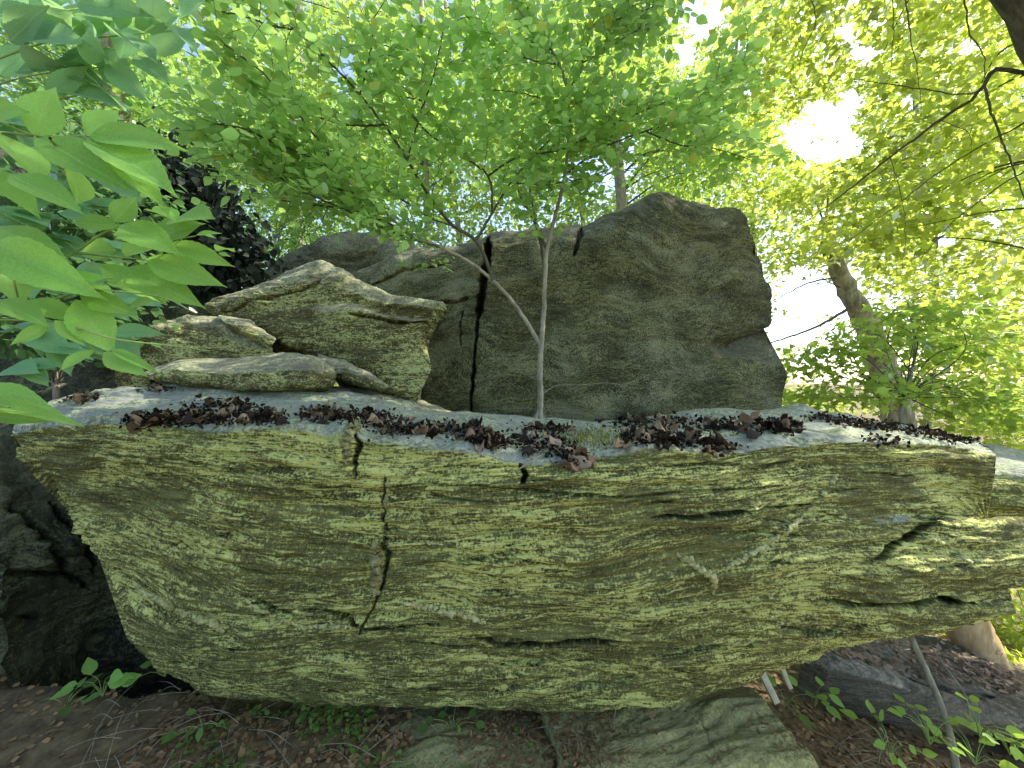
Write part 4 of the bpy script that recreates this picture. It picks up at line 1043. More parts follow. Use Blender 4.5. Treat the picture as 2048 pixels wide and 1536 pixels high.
# big maple whose trunk cuts the top right corner; its boughs hang over the right side
def wpx(x, y, z, rx, ry, rz):
    return (1024 + F * x / y, 768 - F * (z - CAMZ) / y, y, rx, ry, rz)
SHADE_BOUGHS = [wpx(2.2, 1.5, 5.0, 1.5, 0.9, 0.45), wpx(3.6, 1.8, 5.6, 1.4, 0.9, 0.45), wpx(1.6, 2.2, 4.9, 1.4, 1.0, 0.45), wpx(3.2, 2.6, 5.4, 1.5, 1.1, 0.5), wpx(4.6, 3.0, 5.8, 1.4, 1.2, 0.6), wpx(3.6, 3.6, 6.4, 1.6, 1.2, 0.6), wpx(5.2, 4.0, 6.6, 1.4, 1.2, 0.6)]  # unseen overhead leaf clumps, added to shade the rocks and near leaves
mp_ext = [
    ([(2160, 150, 3.0), (2048, 146, 3.1), (1985, 142, 3.2), (1962, 180, 3.3), (1880, 240, 3.5), (1780, 315, 3.8), (1690, 385, 4.1), (1600, 450, 4.4)], [0.028, 0.006]),
    ([(1990, 142, 3.2), (1950, 185, 3.2), (1850, 178, 3.3), (1710, 158, 3.5)], [0.010, 0.004]),
    ([(1970, 175, 3.2), (1985, 230, 3.2), (2020, 320, 3.2), (2050, 400, 3.2)], [0.014, 0.006]),
    ([(2160, 200, 3.2), (2040, 250, 3.3), (1900, 330, 3.6), (1780, 420, 3.9), (1700, 480, 4.1)], [0.012, 0.004]),
    ([(2160, 280, 3.2), (2020, 360, 3.4), (1900, 450, 3.7), (1840, 520, 3.9)], [0.010, 0.004]),
    ([(1920, -60, 2.8), (1940, 60, 2.9), (1965, 110, 3.0), (1970, 200, 3.0)], [0.009, 0.003]),
    ([(1800, -60, 3.0), (1815, 30, 3.0), (1830, 120, 3.1), (1845, 230, 3.2)], [0.008, 0.002]),
    ([(1785, -60, 3.0), (1786, 50, 3.0), (1780, 160, 3.1)], [0.006, 0.002]),
    ([(1590, -60, 4.2), (1630, 50, 4.2), (1600, 120, 4.3), (1605, 170, 4.3)], [0.012, 0.003]),
    ([(1780, 315, 3.8), (1800, 380, 3.8), (1810, 470, 3.8), (1805, 540, 3.9)], [0.005, 0.002]),
    ([(1880, 240, 3.5), (1940, 270, 3.5), (1935, 340, 3.5)], [0.005, 0.002]),
]
tree('maple_tree', 'sunlit maple whose grey trunk cuts the top right corner, boughs hanging over the right side',
     [(5.5, 3.2, -1.1), (5.15, 3.0, 1.5), (4.5, 2.9, 3.6), (3.86, 2.85, 4.6), (3.4, 2.8, 5.4), (2.6, 2.6, 7.2)], (0.30, 0.14),
     [(1950, 120, 4.0, 1.3, 1.0, 0.9), (1990, 330, 4.2, 1.3, 1.0, 1.0), (1800, 60, 4.6, 1.3, 1.0, 0.7), (1860, 450, 4.8, 1.2, 1.0, 1.0), (1600, 60, 5.0, 1.0, 1.0, 0.6),
      (1740, 420, 5.0, 1.0, 0.9, 0.8), (2060, 560, 4.4, 1.0, 0.8, 0.9), (1560, 160, 5.4, 0.9, 0.9, 0.6), (1830, 280, 5.0, 1.0, 0.9, 0.8)] + [tuple(w) for w in SHADE_BOUGHS],
     18000, 0.105, T_MA, M['leaf_maple'], nparts=300, bark='dark_bark', ext=mp_ext, limbs_n=26, cl=14, clr=0.26, lrad=0.012)

tree('leaning_tree', 'leaning grey tree trunk right of the rear boulder, crown lost in yellow foliage',
     [P(1800, 870, 6.5) + np.array([0, 0, -0.9]), P(1795, 830, 6.5), P(1762, 730, 6.5), P(1728, 640, 6.5), P(1690, 570, 6.5), P(1664, 508, 6.5), P(1655, 478, 6.5), P(1650, 455, 6.6)], (0.24, 0.22, 0.20, 0.17, 0.13, 0.09),
     [(1680, 380, 6.8, 1.2, 0.8, 0.6), (1800, 480, 6.8, 1.2, 0.8, 0.8), (1900, 600, 6.6, 1.3, 0.8, 0.8), (1560, 330, 6.8, 0.9, 0.8, 0.7), (1600, 500, 7, .7, .6, .5), (1990, 720, 6.6, 1.0, 0.8, 0.6)],
     7000, 0.11, T_MA, M['leaf_maple'], ext=[([(1700, 615, 6.4), (1640, 650, 6.3), (1560, 680, 6.2), (1490, 695, 6.0)], [0.04, 0.01]), ([(1672, 555, 6.4), (1620, 565, 6.4), (1570, 590, 6.3), (1530, 610, 6.2)], [0.025, 0.008]), ([(1680, 575, 6.4), (1650, 560, 6.2), (1630, 545, 6.1)], [0.02, 0.006])], limbs_n=14, clr=0.3)

tree('maple_sapling', 'small dark green maple sapling with layered leaves right of the rear boulder',
     [P(1806, 880, 3.4), P(1802, 830, 3.4), P(1818, 770, 3.4), P(1830, 700, 3.4), P(1815, 600, 3.4)], (0.016, 0.006),
     [(1700, 690, 3.6, 0.45, 0.4, 0.16), (1830, 640, 3.5, 0.55, 0.4, 0.18), (1620, 730, 3.8, 0.4, 0.4, 0.10), (1930, 690, 3.5, 0.5, 0.4, 0.2), (1760, 770, 3.5, 0.5, 0.3, 0.15), (1900, 790, 3.5, 0.5, 0.4, 0.2), (2010, 830, 3.4, 0.4, 0.3, 0.2), (1640, 790, 3.7, 0.3, 0.3, 0.12)],
     2300, 0.080, T_MA, M['leaf_airy'], nparts=300, limbs_n=40, cl=10, clr=0.14, lrad=0.006, bark='sap_bark')

# thin pale trunks behind the rear boulder
tree('thin_tree', 'thin pale tree trunk rising behind the top of the rear boulder',
     [P(1250, 860, 7.2), P(1244, 420, 7.2), P(1236, 330, 7.2), P(1230, 200, 7.2), P(1215, 0, 7.2)], (0.12, 0.08),
     [(1200, 180, 7.5, 1.2, 1.0, 0.9), (1320, 250, 7.5, 1.2, 1.0, 0.9), (1400, 350, 7.4, 1.0, 0.9, 0.6), (1450, 200, 7.5, 0.9, 0.9, 0.9), (1150, 330, 7.5, 0.8, 0.8, 0.4)], 7500, 0.095, T_FAR, M['leaf_under'], limbs_n=14, bark='sap_bark', clr=0.3)
tree('shade_tree', 'leafy shaded tree just behind the sapling, its leaves mixing with the sapling crown',
     [P(860, 900, 4.9), P(855, 480, 4.9), P(850, 250, 4.9), P(840, -100, 4.9)], (0.05, 0.025),
     [(620, 180, 5.0, 0.9, 0.8, 0.7), (760, 120, 5.0, 1.0, 0.8, 0.7), (900, 200, 5.0, 1.0, 0.8, 0.7), (1040, 120, 5.0, 1.0, 0.8, 0.7), (820, 330, 5.0, 1.0, 0.8, 0.5), (480, 120, 5.2, 0.9, 0.8, 0.7), (1020, 290, 5.0, 0.8, 0.8, 0.5), (660, 320, 5.0, 0.8, 0.8, 0.4), (440, 300, 5.2, 0.6, 0.8, 0.5), (1180, 80, 5.0, 0.8, 0.8, 0.5)],
     12000, 0.085, T_FAR, M['leaf_under'], limbs_n=26, bark='sap_bark', clr=0.24, lrad=0.01)
tree('fine_leaved_tree', 'fine-leaved tree behind the hump, left of the sapling crown',
     [P(600, 860, 8), P(596, 500, 8), P(590, 300, 8), P(600, 0, 8)], (0.14, 0.08),
     [(580, 440, 8, 1.0, 1.0, 0.5), (520, 500, 8, 0.6, 1, 0.5), (660, 400, 8, 1.0, 1.0, 0.6), (480, 300, 8, 1.2, 1.0, 1.0), (650, 180, 8, 1.4, 1, 1.2), (420, 120, 8, 1.3, 1, 1), (560, 30, 8, 1.6, 1, 0.8)], 14000, 0.075, T_ND, M['leaf_fardark'], limbs_n=24, clr=0.28)
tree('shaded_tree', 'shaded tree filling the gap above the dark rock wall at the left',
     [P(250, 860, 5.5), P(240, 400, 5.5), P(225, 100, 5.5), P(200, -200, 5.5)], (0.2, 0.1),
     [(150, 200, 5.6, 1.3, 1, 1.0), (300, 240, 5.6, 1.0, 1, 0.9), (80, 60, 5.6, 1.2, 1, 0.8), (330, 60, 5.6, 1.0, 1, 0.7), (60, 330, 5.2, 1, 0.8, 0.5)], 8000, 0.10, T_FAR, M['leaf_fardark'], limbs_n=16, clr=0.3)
# woodland beyond
far = [(-100, 18, 'leaf_fardark', 'far leafy tree at the extreme left beyond the rock wall'), (280, 16, 'leaf_far', 'far sunlit tree glimpsed above the dark rock wall'), (640, 20, 'leaf_far', 'far tree whose bright leaves show over the humped boulder'), (900, 15, 'leaf_far', 'far tree straight behind the sapling crown'),
       (1150, 18, 'leaf_far', 'far bright tree seen through the fork of the sapling'), (1320, 14, 'leaf_far', 'far fine-leaved tree above the top of the rear boulder'), (1490, 19, 'leaf_far', 'far tree behind the leaning trunk, beside the open sky'), (1850, 15, 'leaf_maple', 'far yellow-green tree behind the small maple sapling'), (2100, 17, 'leaf_maple', 'far yellow-green tree at the extreme right edge')]
for k, (px, d, mt, lb) in enumerate(far):
    b = P(px, 800, d); b[2] = float(gz(b[0], b[1]))
    sc = d / F
    tree('woodland_tree', lb, [b, P(px + 20, 500, d), P(px - 20, 200, d), P(px, -100, d)], (0.13, 0.06),
         [(px, 480, d, 170 * sc, 2.0, 120 * sc), (px - 90, 250, d + 1, 150 * sc, 2.0, 150 * sc), (px + 90, 300, d - 1, 150 * sc, 2.0, 150 * sc), (px, 60, d, 190 * sc, 2.0, 110 * sc), (px, 680, d, 190 * sc, 1.8, 90 * sc), (px + 60, 800, d, 180 * sc, 1.5, 50 * sc)],
         24000, 0.18 * d / 16, T_FAR, M[mt], group='woodland trees beyond the rocks', limbs_n=16, cl=18, clr=0.55, lrad=0.05)

tree('fine_shrub', 'fine-leaved shrub between the dark creeper and the humped boulder',
     [P(560, 700, 5.4), P(556, 540, 5.4), P(562, 420, 5.4)], (0.02, 0.008),
     [(560, 470, 5.4, 0.55, 0.4, 0.5), (500, 510, 5.4, 0.4, 0.4, 0.35), (640, 430, 5.4, 0.5, 0.4, 0.3), (540, 380, 5.5, 0.6, 0.4, 0.3), (600, 340, 5.5, .6, .4, .3)], 7000, 0.05, T_FAR, M['leaf_fardark'], limbs_n=24, clr=0.16, lrad=0.006, gap=False)
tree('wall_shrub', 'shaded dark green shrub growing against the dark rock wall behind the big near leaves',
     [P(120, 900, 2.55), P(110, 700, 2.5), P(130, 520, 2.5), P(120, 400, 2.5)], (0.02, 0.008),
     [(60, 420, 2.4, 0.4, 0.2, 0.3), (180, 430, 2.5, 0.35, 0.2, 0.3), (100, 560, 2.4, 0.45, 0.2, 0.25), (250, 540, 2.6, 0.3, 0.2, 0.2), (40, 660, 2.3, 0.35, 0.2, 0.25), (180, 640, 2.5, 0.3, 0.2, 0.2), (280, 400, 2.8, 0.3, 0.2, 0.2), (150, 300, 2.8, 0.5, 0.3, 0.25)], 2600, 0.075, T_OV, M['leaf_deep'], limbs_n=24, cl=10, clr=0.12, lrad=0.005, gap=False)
# dark creeper hanging on the end of the rock wall
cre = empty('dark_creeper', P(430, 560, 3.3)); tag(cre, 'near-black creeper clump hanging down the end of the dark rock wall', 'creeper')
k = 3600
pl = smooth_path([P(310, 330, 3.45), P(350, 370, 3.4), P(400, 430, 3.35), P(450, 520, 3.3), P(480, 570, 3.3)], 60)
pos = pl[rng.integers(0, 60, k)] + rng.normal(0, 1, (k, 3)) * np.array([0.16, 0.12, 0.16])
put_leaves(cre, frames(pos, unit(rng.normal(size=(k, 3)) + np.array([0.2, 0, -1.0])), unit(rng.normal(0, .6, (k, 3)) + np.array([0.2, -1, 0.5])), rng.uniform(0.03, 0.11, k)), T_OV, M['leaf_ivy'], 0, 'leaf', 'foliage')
tb = Tubes()
for k in range(5):
    tb.add(pl - np.array(cre.location) + rng.normal(0, 0.05, 3) + 0.02 * rng.normal(size=pl.shape), [0.012, 0.006], 5)
obj('stem', tb.mesh('stem'), M['twig'], cre)

# ------------------------------------------------------------------ quartz veins and scabs on the front boulder
def vein(pts, wpx, mat, name='quartz_vein', rise=0.004):
    """a lumpy ribbon of mineral let into the face"""
    path = []
    pl = np.array(pts, float)
    L = np.hypot(*np.diff(pl, axis=0).T).sum(); n = max(10, int(L / 3))
    s = np.concatenate([[0], np.cumsum(np.hypot(*np.diff(pl, axis=0).T))]); u = np.linspace(0, s[-1], n)
    qx, qy = np.interp(u, s, pl[:, 0]), np.interp(u, s, pl[:, 1])
    qx += rng.normal(0, 1.6, n); qy += rng.normal(0, 1.6, n)
    pts3 = []
    for x, y in zip(qx, qy):
        p, nn = at_rock(front, x, y); pts3.append(p - nn * wpx * 1.45 / F * 0.5 * 0.22)
    pts3 = np.array(pts3) - front.org
    tb = Tubes()
    w = wpx * 1.45 / F * 0.5
    e = np.clip(np.minimum(np.linspace(0, 1, n), np.linspace(1, 0, n)) * 6 + 0.25, 0, 1)
    tb.add(pts3, w * e * rng.uniform(0.65, 1.35, n), 10, 0.22)
    obj(name, tb.mesh(name), mat, front.o)
vein([(1682, 935), (1660, 975), (1625, 1010), (1590, 1050), (1555, 1075), (1520, 1100), (1470, 1125), (1430, 1150)], 10, M['quartz'])
vein([(1355, 1108), (1390, 1130), (1420, 1150), (1432, 1165), (1425, 1190)], 13, M['quartz'])
vein([(262, 1165), (300, 1190), (340, 1210), (380, 1228), (420, 1245), (450, 1262)], 14, M['quartz'])
vein([(470, 1185), (510, 1215), (560, 1238), (610, 1255), (660, 1252), (720, 1258)], 9, M['quartz'])
vein([(800, 1206), (840, 1212), (880, 1222), (930, 1232), (990, 1248)], 12, M['quartz'])
vein([(777, 958), (773, 1000), (775, 1030)], 8, M['scab'])
vein([(754, 1085), (751, 1110), (753, 1150), (747, 1195)], 20, M['scab'])
vein([(1000, 1050), (990, 1090), (984, 1120)], 3, M['scab'])
vein([(972, 1170), (955, 1215), (942, 1260)], 3, M['scab'])
vein([(1845, 1072), (1880, 1082), (1910, 1100), (1940, 1125), (1950, 1140)], 9, M['quartz'])
vein([(780, 1340), (770, 1368)], 4, M['quartz'])
vein([(718, 842), (700, 862), (690, 890), (690, 925)], 20, M['scab'])

# ------------------------------------------------------------------ rock tripe: curled dark flakes growing on the top of the front boulder
def tpl_tripe(seed):
    r = np.random.default_rng(seed)
    n = 20; rings = 4
    v = [(0, 0, 0)]
    tt = np.arange(n) * 2 * math.pi / n; p0 = r.uniform(0, 6.28, 4)
    rr = 0.5 * (1 + 0.22 * np.sin(2 * tt + p0[0]) + 0.14 * np.sin(3 * tt + p0[1]) + 0.10 * np.sin(5 * tt + p0[2]) + 0.06 * r.normal(size=n)); rr = np.clip(rr, 0.2, 0.8)
    ph = r.uniform(0, 6.28, 3)
    cu = r.uniform(0.1, 1.3)
    for k in range(1, rings + 1):
        s = k / rings
        for a in range(n):
            t = 2 * math.pi * a / n
            x, y = rr[a] * s * math.cos(t), rr[a] * s * math.sin(t)
            z = cu * (x * math.cos(ph[0]) + y * math.sin(ph[0])) ** 2 * 1.6 + 0.16 * s ** 3 * math.sin(3 * t + ph[1]) + 0.09 * s * s * math.sin(5 * t + ph[2])
            v.append((x, y, z))
    f3 = [(0, 1 + a, 1 + (a + 1) % n) for a in range(n)]
    f4 = []
    for k in range(rings - 1):
        for a in range(n):
            p, q = 1 + k * n + a, 1 + k * n + (a + 1) % n
            f4.append((p, p + n, q + n, q))
    m = len(v)
    v2 = [(x, y, z - 0.035) for x, y, z in v]
    F3 = f3 + [tuple(i + m for i in f[::-1]) for f in f3]
    F4 = f4 + [tuple(i + m for i in f[::-1]) for f in f4]
    o = 1 + (rings - 1) * n
    F4 += [(o + a, o + a + m, o + (a + 1) % n + m, o + (a + 1) % n) for a in range(n)]
    me = mesh_np('rock_tripe', np.array(v + v2), [np.array(F3), np.array(F4)])
    me.materials.append(M['tripe_top']); me.materials.append(M['tripe_under'])
    idx = np.zeros(len(F3) + len(F4), np.int32)
    idx[len(f3):len(F3)] = 1; idx[len(F3) + len(f4):] = 1
    me.polygons.foreach_set('material_index', idx)
    return me
TRIPE = [tpl_tripe(k) for k in range(14)]
strips = [  # (px, py) polyline of a colony, half-height px, count, size m
    ([(265, 848), (330, 842), (400, 838), (480, 835), (555, 838)], 10, 62, 0.050),
    ([(380, 820), (440, 812), (500, 808)], 8, 12, 0.06),
    ([(285, 780), (330, 778)], 5, 5, 0.055),
    ([(140, 800), (190, 796)], 5, 5, 0.06),
    ([(610, 830), (660, 830), (720, 836), (780, 840)], 10, 38, 0.048),
    ([(760, 862), (830, 860), (890, 858), (960, 872), (1000, 885)], 10, 42, 0.052),
    ([(960, 880), (990, 895)], 10, 8, 0.055),
    ([(1030, 880), (1080, 890), (1130, 905), (1160, 930)], 18, 30, 0.052),
    ([(1060, 858), (1140, 860)], 6, 10, 0.052),
    ([(1255, 885), (1320, 880), (1400, 885), (1460, 900)], 10, 30, 0.055),
    ([(1230, 850), (1330, 845), (1430, 852), (1540, 850), (1590, 858)], 12, 52, 0.062),
    ([(1620, 832), (1700, 846), (1780, 856), (1860, 868), (1950, 885)], 6, 52, 0.058),
    ([(1730, 880), (1790, 890)], 6, 5, 0.055),
    ([(1630, 885)], 8, 2, 0.10),
]
cnt = 0
for pl, hh, k, size in strips:
    pl = np.array(pl, float)
    for q in range(k):
        if len(pl) > 1:
            s = rng.uniform(0, len(pl) - 1); a = min(int(s), len(pl) - 2); c = pl[a] + (pl[a + 1] - pl[a]) * (s - a)
        else: c = pl[0]
        x, y = c[0] + rng.normal(0, 14), c[1] + rng.normal(0, hh * 0.75)
        p, nn = at_rock(front, x, y, side='top')
        nn = unit(nn + rng.normal(0, 0.35, 3) + np.array([0, -0.35, 0.2]))
        if rng.random() < 0.5: nn = unit(nn + np.array([0, 0, -1.3]) + rng.normal(0, .3, 3)); lift = 0.014
        else: lift = 0.008
        t = unit(np.cross(nn, rng.normal(size=3)))
        Mx = frames((p + np.array([0, 0, lift]) - front.org)[None], t[None], nn[None], np.array([size * rng.choice([0.45, 0.7, 0.95, 1.3], p=[.3, .35, .25, .1])]))[0]
        if cnt < 300:
            o = bpy.data.objects.new('rock_tripe', TRIPE[rng.integers(14)])
            o.matrix_local = Matrix(Mx.tolist()); COL.objects.link(o); o.parent = front.o
        cnt += 1
k = 7000
pos = []
for q in range(k):
    pl, hh, w_, size = strips[rng.choice(len(strips) - 1, p=np.array([a[2] for a in strips[:-1]]) / sum(a[2] for a in strips[:-1]))]
    pl = np.array(pl, float); s_ = rng.uniform(0, len(pl) - 1); a = min(int(s_), len(pl) - 2); c = pl[a] + (pl[a + 1] - pl[a]) * (s_ - a)
    pos.append(at_rock(front, c[0] + rng.normal(0, 16), c[1] + rng.normal(0, hh * 0.7), side='top')[0] + np.array([0, 0, abs(rng.normal(0, 0.008))]))
pos = np.array(pos) - front.org
crumb = obj('rock_tripe_crumbs', leaves_mesh('crumbs', frames(pos, unit(rng.normal(size=(k, 3))), unit(rng.normal(size=(k, 3))), rng.uniform(0.008, 0.026, k)), T_OV), M['tripe_crumb'], front.o)
crumb['kind'] = 'stuff'

# twigs and dry bits caught at the sapling foot
tb = Tubes()
for k in range(70):
    x, y = rng.normal(1085, 45), rng.normal(890, 20)
    p, nn = at_rock(front, x, y, side='top')
    d = unit(rng.normal(size=3) * np.array([1, 1, 0.25])); l = rng.uniform(0.03, 0.10)
    tb.add(smooth_path([p - d * l / 2 + [0, 0, .006], p + [0, 0, .012], p + d * l / 2 + [0, 0, .008]], 5), [0.0016, 0.0008], 4)
o = obj('dry_twigs', tb.mesh('dry_twigs'), M['sap_bark']); tag(o, 'tangle of dry twigs caught in the litter at the sapling foot', 'twigs', None, 'stuff')
st_ = empty('fallen_stick', P(1060, 925, 1.44)); tag(st_, 'pale straight stick lying across the notch below the sapling', 'stick')
tb = Tubes(); tb.add(smooth_path([P(1034, 940, 1.405), P(1058, 926, 1.41), P(1085, 908, 1.425)], 10) - np.array(st_.location), [0.003, 0.002], 6); obj('shaft', tb.mesh('shaft'), M['sap_bark'], st_)
k = 900
c = rng.normal(0, 1, (k, 2)) * np.array([42, 12]) + np.array([1170, 876])
pos = np.array([at_rock(front, a, b, side='top')[0] for a, b in c])
o = obj('moss', leaves_mesh('moss', frames(pos, unit(rng.normal(0, .4, (k, 3)) + np.array([0, 0, 1.])), unit(rng.normal(size=(k, 3))), rng.uniform(0.008, 0.02, k)), T_ND), M['moss'])
tag(o, 'yellow-green moss tuft among the litter right of the sapling foot', 'moss', None, 'stuff')

# ------------------------------------------------------------------ lower right: pale trunk, thin stem, chair, shrubs
tr = empty('pale_trunk', P(1972, 1372, 2.95)); tag(tr, 'pale peeling tree trunk with woodpecker holes beneath the boulder tip', 'tree')
b0 = np.array(tr.location)
path = smooth_path([P(1980, 1400, 2.95), P(1970, 1350, 2.95), P(1950, 1290, 2.95), P(1930, 1240, 2.95), P(1900, 1150, 2.97), P(1880, 1060, 3.0)], 40)
tb = Tubes(); tb.add(path - b0, [0.22, 0.145, 0.13, 0.125, 0.12], 20, 0.03); obj('trunk', tb.mesh('trunk'), M['sunlit_bark'], tr)
M['hole'] = plain_mat('hole', (0.05, 0.03, 0.015), (0.10, 0.06, 0.03))  # shallow cups on the bark; the dark colour stands for shade inside
for (hx, hy, hr) in ((1950, 1280, .012), (1962, 1292, .016), (1956, 1300, .012), (1966, 1306, .018), (1972, 1316, .012), (1946, 1296, .010)):
    c_ = P(hx, hy, 2.95); k = np.argmin(np.abs(path[:, 2] - c_[2])); ctr = path[k]
    dirv = unit(np.array([c_[0] - ctr[0], -0.12, 0])); surf = ctr + dirv * 0.128
    a = np.linspace(0, 2 * np.pi, 10, endpoint=False); sx = unit(np.cross(dirv, [0, 0, 1.0]))
    ring = surf + dirv * 0.010 + hr * (np.cos(a)[:, None] * sx + 1.3 * np.sin(a)[:, None] * np.array([0, 0, 1.0])) - b0
    inn = surf - dirv * 0.03 + 0 * ring - b0
    me = mesh_np('hole', np.concatenate([ring, (surf + dirv * 0.004 - b0)[None]]), np.array([(q, (q + 1) % 10, 10) for q in range(10)]))
    obj('hole', me, M['hole'], tr)
sm = empty('slender_tree', P(1915, 1560, 1.80)); tag(sm, 'thin grey sapling stem slanting up in front of the low grey rock', 'tree')
b0 = np.array(sm.location)
tb = Tubes(); tb.add(smooth_path([P(1915, 1570, 1.80), P(1902, 1480, 1.82), P(1885, 1420, 1.86), P(1852, 1340, 1.93), P(1815, 1258, 2.02), P(1795, 1200, 2.08)], 30) - b0, [0.016, 0.012], 9, 0.04); obj('trunk', tb.mesh('trunk'), M['sap_bark'], sm)
tb = Tubes(); tb.add(smooth_path([P(1940, 1440, 1.86), P(1930, 1390, 1.9), P(1880, 1320, 1.98), P(1858, 1285, 2.02)], 16) - b0, [0.004, 0.003], 6); obj('branch', tb.mesh('branch'), M['sap_bark'], sm)

# white wooden chair pushed under the overhang
ch = empty('white_chair', P(1552, 1395, 2.22)); tag(ch, 'white chair mostly hidden under the boulder overhang, only its legs showing', 'chair')
b0 = np.array(ch.location)
def bar(a, b, w, t, name):
    a, b = np.asarray(a, float), np.asarray(b, float); d = unit(b - a)
    s1 = unit(np.cross(d, [0.0, 1.0, 0.0])); s2 = np.cross(d, s1)
    v = []
    for p in (a, b):
        for (i, j) in ((-1, -1), (1, -1), (1, 1), (-1, 1)):
            v.append(p + s1 * w / 2 * i + s2 * t / 2 * j)
    f = np.array([(0, 1, 2, 3), (7, 6, 5, 4), (0, 4, 5, 1), (1, 5, 6, 2), (2, 6, 7, 3), (3, 7, 4, 0)])
    o = obj(name, mesh_np(name, np.array(v) - b0, f, smooth=False), M['chair'], ch)
    bv = o.modifiers.new('edge', 'BEVEL'); bv.width = 0.003; bv.segments = 2
    return o
l1, l2 = P(1552, 1404, 2.12), P(1514, 1326, 2.14)
r1, r2 = P(1580, 1376, 2.30), P(1557, 1322, 2.32)
l5, r5 = l2.copy(), r2.copy(); l2 = l1 + (l2 - l1) * 1.75; r2 = r1 + (r2 - r1) * 1.9
bar(l1, l2, 0.034, 0.030, 'leg'); bar(r1, r2, 0.026, 0.026, 'leg')
l3, l4 = l1 + np.array([-0.34, 0.03, -0.01]), l2 + np.array([-0.26, 0.03, 0]); r3, r4 = r1 + np.array([-0.34, 0.03, 0]), r2 + np.array([-0.26, 0.03, 0])
bar(l3, l4, 0.042, 0.032, 'leg'); bar(r3, r4, 0.030, 0.03, 'leg')
bar(l5 + np.array([0.016, 0, -0.020]), r5 + np.array([0, 0, -0.012]), 0.05, 0.014, 'rail'); bar(l4 + np.array([0, 0, -0.01]), r4 + np.array([0, 0, -0.01]), 0.05, 0.03, 'rail')
bar((l2 + r2) / 2 + np.array([0.03, 0, 0.012]), (l4 + r4) / 2 + np.array([-0.03, 0, 0.012]), 0.02, 0.34, 'seat')

# shrubs at the lower right, in sun
for (px, py, d, rr, n, lb) in ((2060, 1270, 4.2, 0.55, 1500, 'sunlit yellow-green shrub at the right edge behind the pale trunk'), (1860, 1300, 4.0, 0.40, 1200, 'low sunlit shrub seen under the boulder, left of the pale trunk'), (2090, 1390, 3.2, 0.36, 700, 'leafy shrub at the right edge beside the low grey rock'), (1760, 1255, 4.6, 0.40, 900, 'small shrub in the gap under the boulder above the low grey rock'), (1985, 880, 6.0, 0.75, 1700, 'sunlit bush behind the litter at the right end of the boulder top'), (2110, 860, 5.2, 0.7, 1500, 'sunlit bush at the right edge above the end boulder'), (2120, 1100, 5.5, 0.9, 2200, 'tall sunlit bush at the right edge below the end boulder')):
    b = P(px, py, d); g0 = b.copy(); g0[2] = float(gz(b[0], b[1]))
    root = empty('shrub', g0); tag(root, lb, 'shrub')
    u = rng.normal(size=(n, 3)); u = unit(u) * (rng.random(n) ** 0.4)[:, None] * np.array([rr, rr, rr * 0.9])
    pos = b + u
    put_leaves(root, frames(pos, unit(u + rng.normal(0, .4, (n, 3)) * rr), unit(np.array([0, 0, 1.]) + rng.normal(0, .5, (n, 3))), rng.uniform(0.05, 0.09, n)), T_OV, M['leaf_maple'], 0, 'leaf', 'foliage')
    tb = Tubes()
    for k in range(9):
        e = b + unit(rng.normal(size=3)) * rr * 0.8
        tb.add(smooth_path([g0, (g0 + e) / 2 + rng.normal(0, .05, 3), e], 8) - g0, [0.008, 0.003], 5)
    obj('stems', tb.mesh('stems'), M['twig'], root)['kind'] = 'stuff'

# seedlings and low plants
def seedling(px, py, d, n, size, hgt, lb, mat, spread=0.12, cat='plant', name='seedling'):
    b = P(px, py, d)
    root = empty(name, b); tag(root, lb, cat)
    me = mesh_np('leaf', *T_OV); me.materials.append(mat)
    tb = Tubes()
    for k in range(n):
        a = rng.uniform(0, 6.28); e = np.array([spread * math.cos(a) * rng.uniform(.4, 1), spread * math.sin(a) * rng.uniform(.4, 1), hgt * rng.uniform(.5, 1)])
        tb.add(smooth_path([(0, 0, -0.02), e * 0.5 + [0, 0, hgt * .3], e], 6), [0.002, 0.001], 4)
        d_ = unit(e * np.array([1, 1, 0.2]) + rng.normal(0, .03, 3)); nn = unit(np.array([0, -0.5, 1.0]) + rng.normal(0, .3, 3))
        o = bpy.data.objects.new('leaf', me); o.matrix_local = Matrix(frames(e[None], d_[None], nn[None], np.array([size * rng.uniform(.7, 1.2)]))[0].tolist()); COL.objects.link(o); o.parent = root
    obj('stem', tb.mesh('stem'), M['stem_green'], root)
seedling(205, 1385, 1.95, 8, 0.085, 0.10, 'fresh green seedling on the dark ground left of the boulder foot', M['leaf_big'])
seedling(130, 1420, 1.95, 6, 0.07, 0.07, 'dim green plant at the edge of the black hollow, lower left', M['leaf_low'])
seedling(330, 1345, 1.98, 5, 0.06, 0.06, 'small plant tucked under the left foot of the boulder', M['leaf_low'])
seedling(405, 1450, 1.80, 6, 0.055, 0.05, 'bright little plant on bare soil in front of the boulder foot', M['leaf_low'])
seedling(905, 1455, 1.80, 7, 0.05, 0.05, 'small yellow-green plant growing on the pale edge of the olive ledge', M['leaf_low'])
seedling(1630, 1405, 2.1, 7, 0.065, 0.09, 'green seedling between the chair leg and the low grey rock', M['leaf_big'])
seedling(1570, 1405, 2.05, 4, 0.07, 0.05, 'seedling with drooping leaves right beside the chair leg', M['leaf_low'])
for q, (px, py) in enumerate(((1780, 1500), (1860, 1480), (1960, 1470), (2020, 1500), (1950, 1520))):
    seedling(px, py, 1.72, 10, 0.06, 0.09, ['leafy ground plant lowest and farthest from the right edge', 'leafy ground plant beside the thin grey stem', 'leafy ground plant between thin stem and right edge', 'leafy ground plant in the bottom right corner', 'leafy ground plant along the bottom edge near the right corner'][q], M['leaf_under'], 0.14)

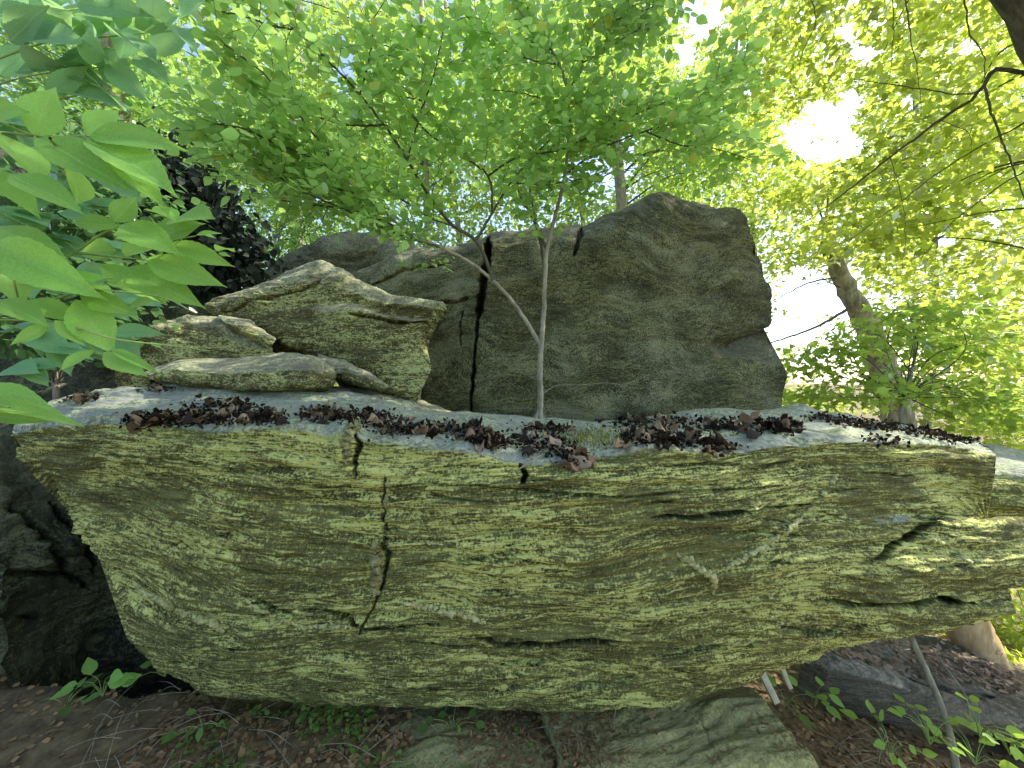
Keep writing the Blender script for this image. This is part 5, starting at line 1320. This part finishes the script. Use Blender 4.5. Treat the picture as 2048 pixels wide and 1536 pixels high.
# litter: dead leaves and duff on the ground, and on the low rock
def on_ground(n, x0, x1, y0, y1):
    x, y = rng.uniform(x0, x1, n), rng.uniform(y0, y1, n)
    z = gz(x, y) + np.clip(1.5 - np.hypot(x, y - 2) / 5, 0, 1) * 0.018 * fbm(x * 6, y * 6, 0.1 * x, 4, 95)
    return np.stack([x, y, z + 0.008], -1)
n = 14000
pos = np.concatenate([on_ground(7000, -2.8, 5.0, 1.2, 3.6), on_ground(7000, -1.7, 2.3, 1.4, 2.3)])
o = obj('fallen_leaves', leaves_mesh('fallen_leaves', frames(pos, unit(rng.normal(size=(n, 3)) * np.array([1, 1, .25])), unit(np.array([0, 0, 1.]) + rng.normal(0, .45, (n, 3))), rng.uniform(0.010, 0.042, n)), T_OV), M['duff'])
tag(o, 'brown dead leaves littering the woodland floor', 'leaf litter', None, 'stuff')
n = 2200
k = np.argwhere((low.N[..., 2] > 0.5) & (low.V[..., 1] > 2.35)); k = k[rng.integers(0, len(k), n)]
pos = low.V[k[:, 0], k[:, 1]] + rng.normal(0, .01, (n, 3)) + np.array([0, 0, 0.008])
o = obj('leaf_litter', leaves_mesh('leaf_litter', frames(pos, unit(rng.normal(size=(n, 3)) * np.array([1, 1, .25])), unit(np.array([0, 0, 1.]) + rng.normal(0, .5, (n, 3))), rng.uniform(0.015, 0.05, n)), T_OV), M['dead'])
tag(o, 'dry tan leaves strewn over the low grey rock', 'leaf litter', None, 'stuff')
pos = np.concatenate([on_ground(1500, -1.6, 0.1, 1.5, 2.0), on_ground(500, -1.3, 0.05, 1.74, 1.92) + np.array([0, 0, 0.03])])
pos = pos[pn(pos[:, 0] * 5, pos[:, 1] * 5, 0.5, 55) > 0.08]; n = len(pos)
pos = pos + np.abs(rng.normal(0, 0.015, (n, 1))) * np.array([0, 0, 1])
o = obj('ground_cover', leaves_mesh('ground_cover', frames(pos, unit(rng.normal(size=(n, 3)) * np.array([1, 1, .3])), unit(np.array([0, -.2, 1.]) + rng.normal(0, .4, (n, 3))), rng.uniform(0.012, 0.032, n)), T_OV), M['leaf_low'])
tag(o, 'small creeping green leaves over the soil at the lower left', 'ground cover', None, 'stuff')
for nm, rk, cx in (('ledge_litter', led1, 1010), ('ledge_debris', led2, 1130)):
    k = np.argwhere((rk.N[..., 2] > 0.5) & (rk.py < 1560)); pr = np.exp(-((rk.px[k[:, 0], k[:, 1]] - cx) / 90.0) ** 2) + 0.10 * (pn(rk.V[k[:, 0], k[:, 1], 0] * 5, rk.V[k[:, 0], k[:, 1], 1] * 5, 0.2, 61) > 0.1)
    n_ = 1100
    k = k[rng.choice(len(k), n_, p=pr / pr.sum())]
    pos_ = rk.V[k[:, 0], k[:, 1]] + rng.normal(0, .006, (n_, 3)) + np.array([0, 0, 0.006])
    o = obj(nm, leaves_mesh(nm, frames(pos_, unit(rng.normal(size=(n_, 3)) * np.array([1, 1, .25])), unit(np.array([0, 0, 1.]) + rng.normal(0, .5, (n_, 3))), rng.uniform(0.012, 0.04, n_)), T_ND), M['duff'])
    tag(o, 'brown needles and leaf scraps gathered on the olive ledge' if cx < 1100 else 'brown scraps lying on the greenish jointed ledge', 'leaf litter', None, 'stuff')
tb = Tubes()
for k in range(260):
    p = on_ground(1, -2.0, 2.0, 1.45, 2.1)[0]
    d = unit(rng.normal(size=3) * np.array([1, 0.7, 0.15]) + np.array([.6, 0, .1])); l = rng.uniform(0.08, 0.30)
    tb.add(smooth_path([p, p + d * l * .5 + [0, 0, rng.uniform(0, .04)], p + d * l], 6), [0.0016, 0.0008], 4)
o = obj('dead_stems', tb.mesh('dead_stems'), M['sap_bark']); tag(o, 'thin dry stems and runners trailing over the ground', 'dead stems', None, 'stuff')
print('tris', sum(len(m.polygons) for m in bpy.data.meshes))
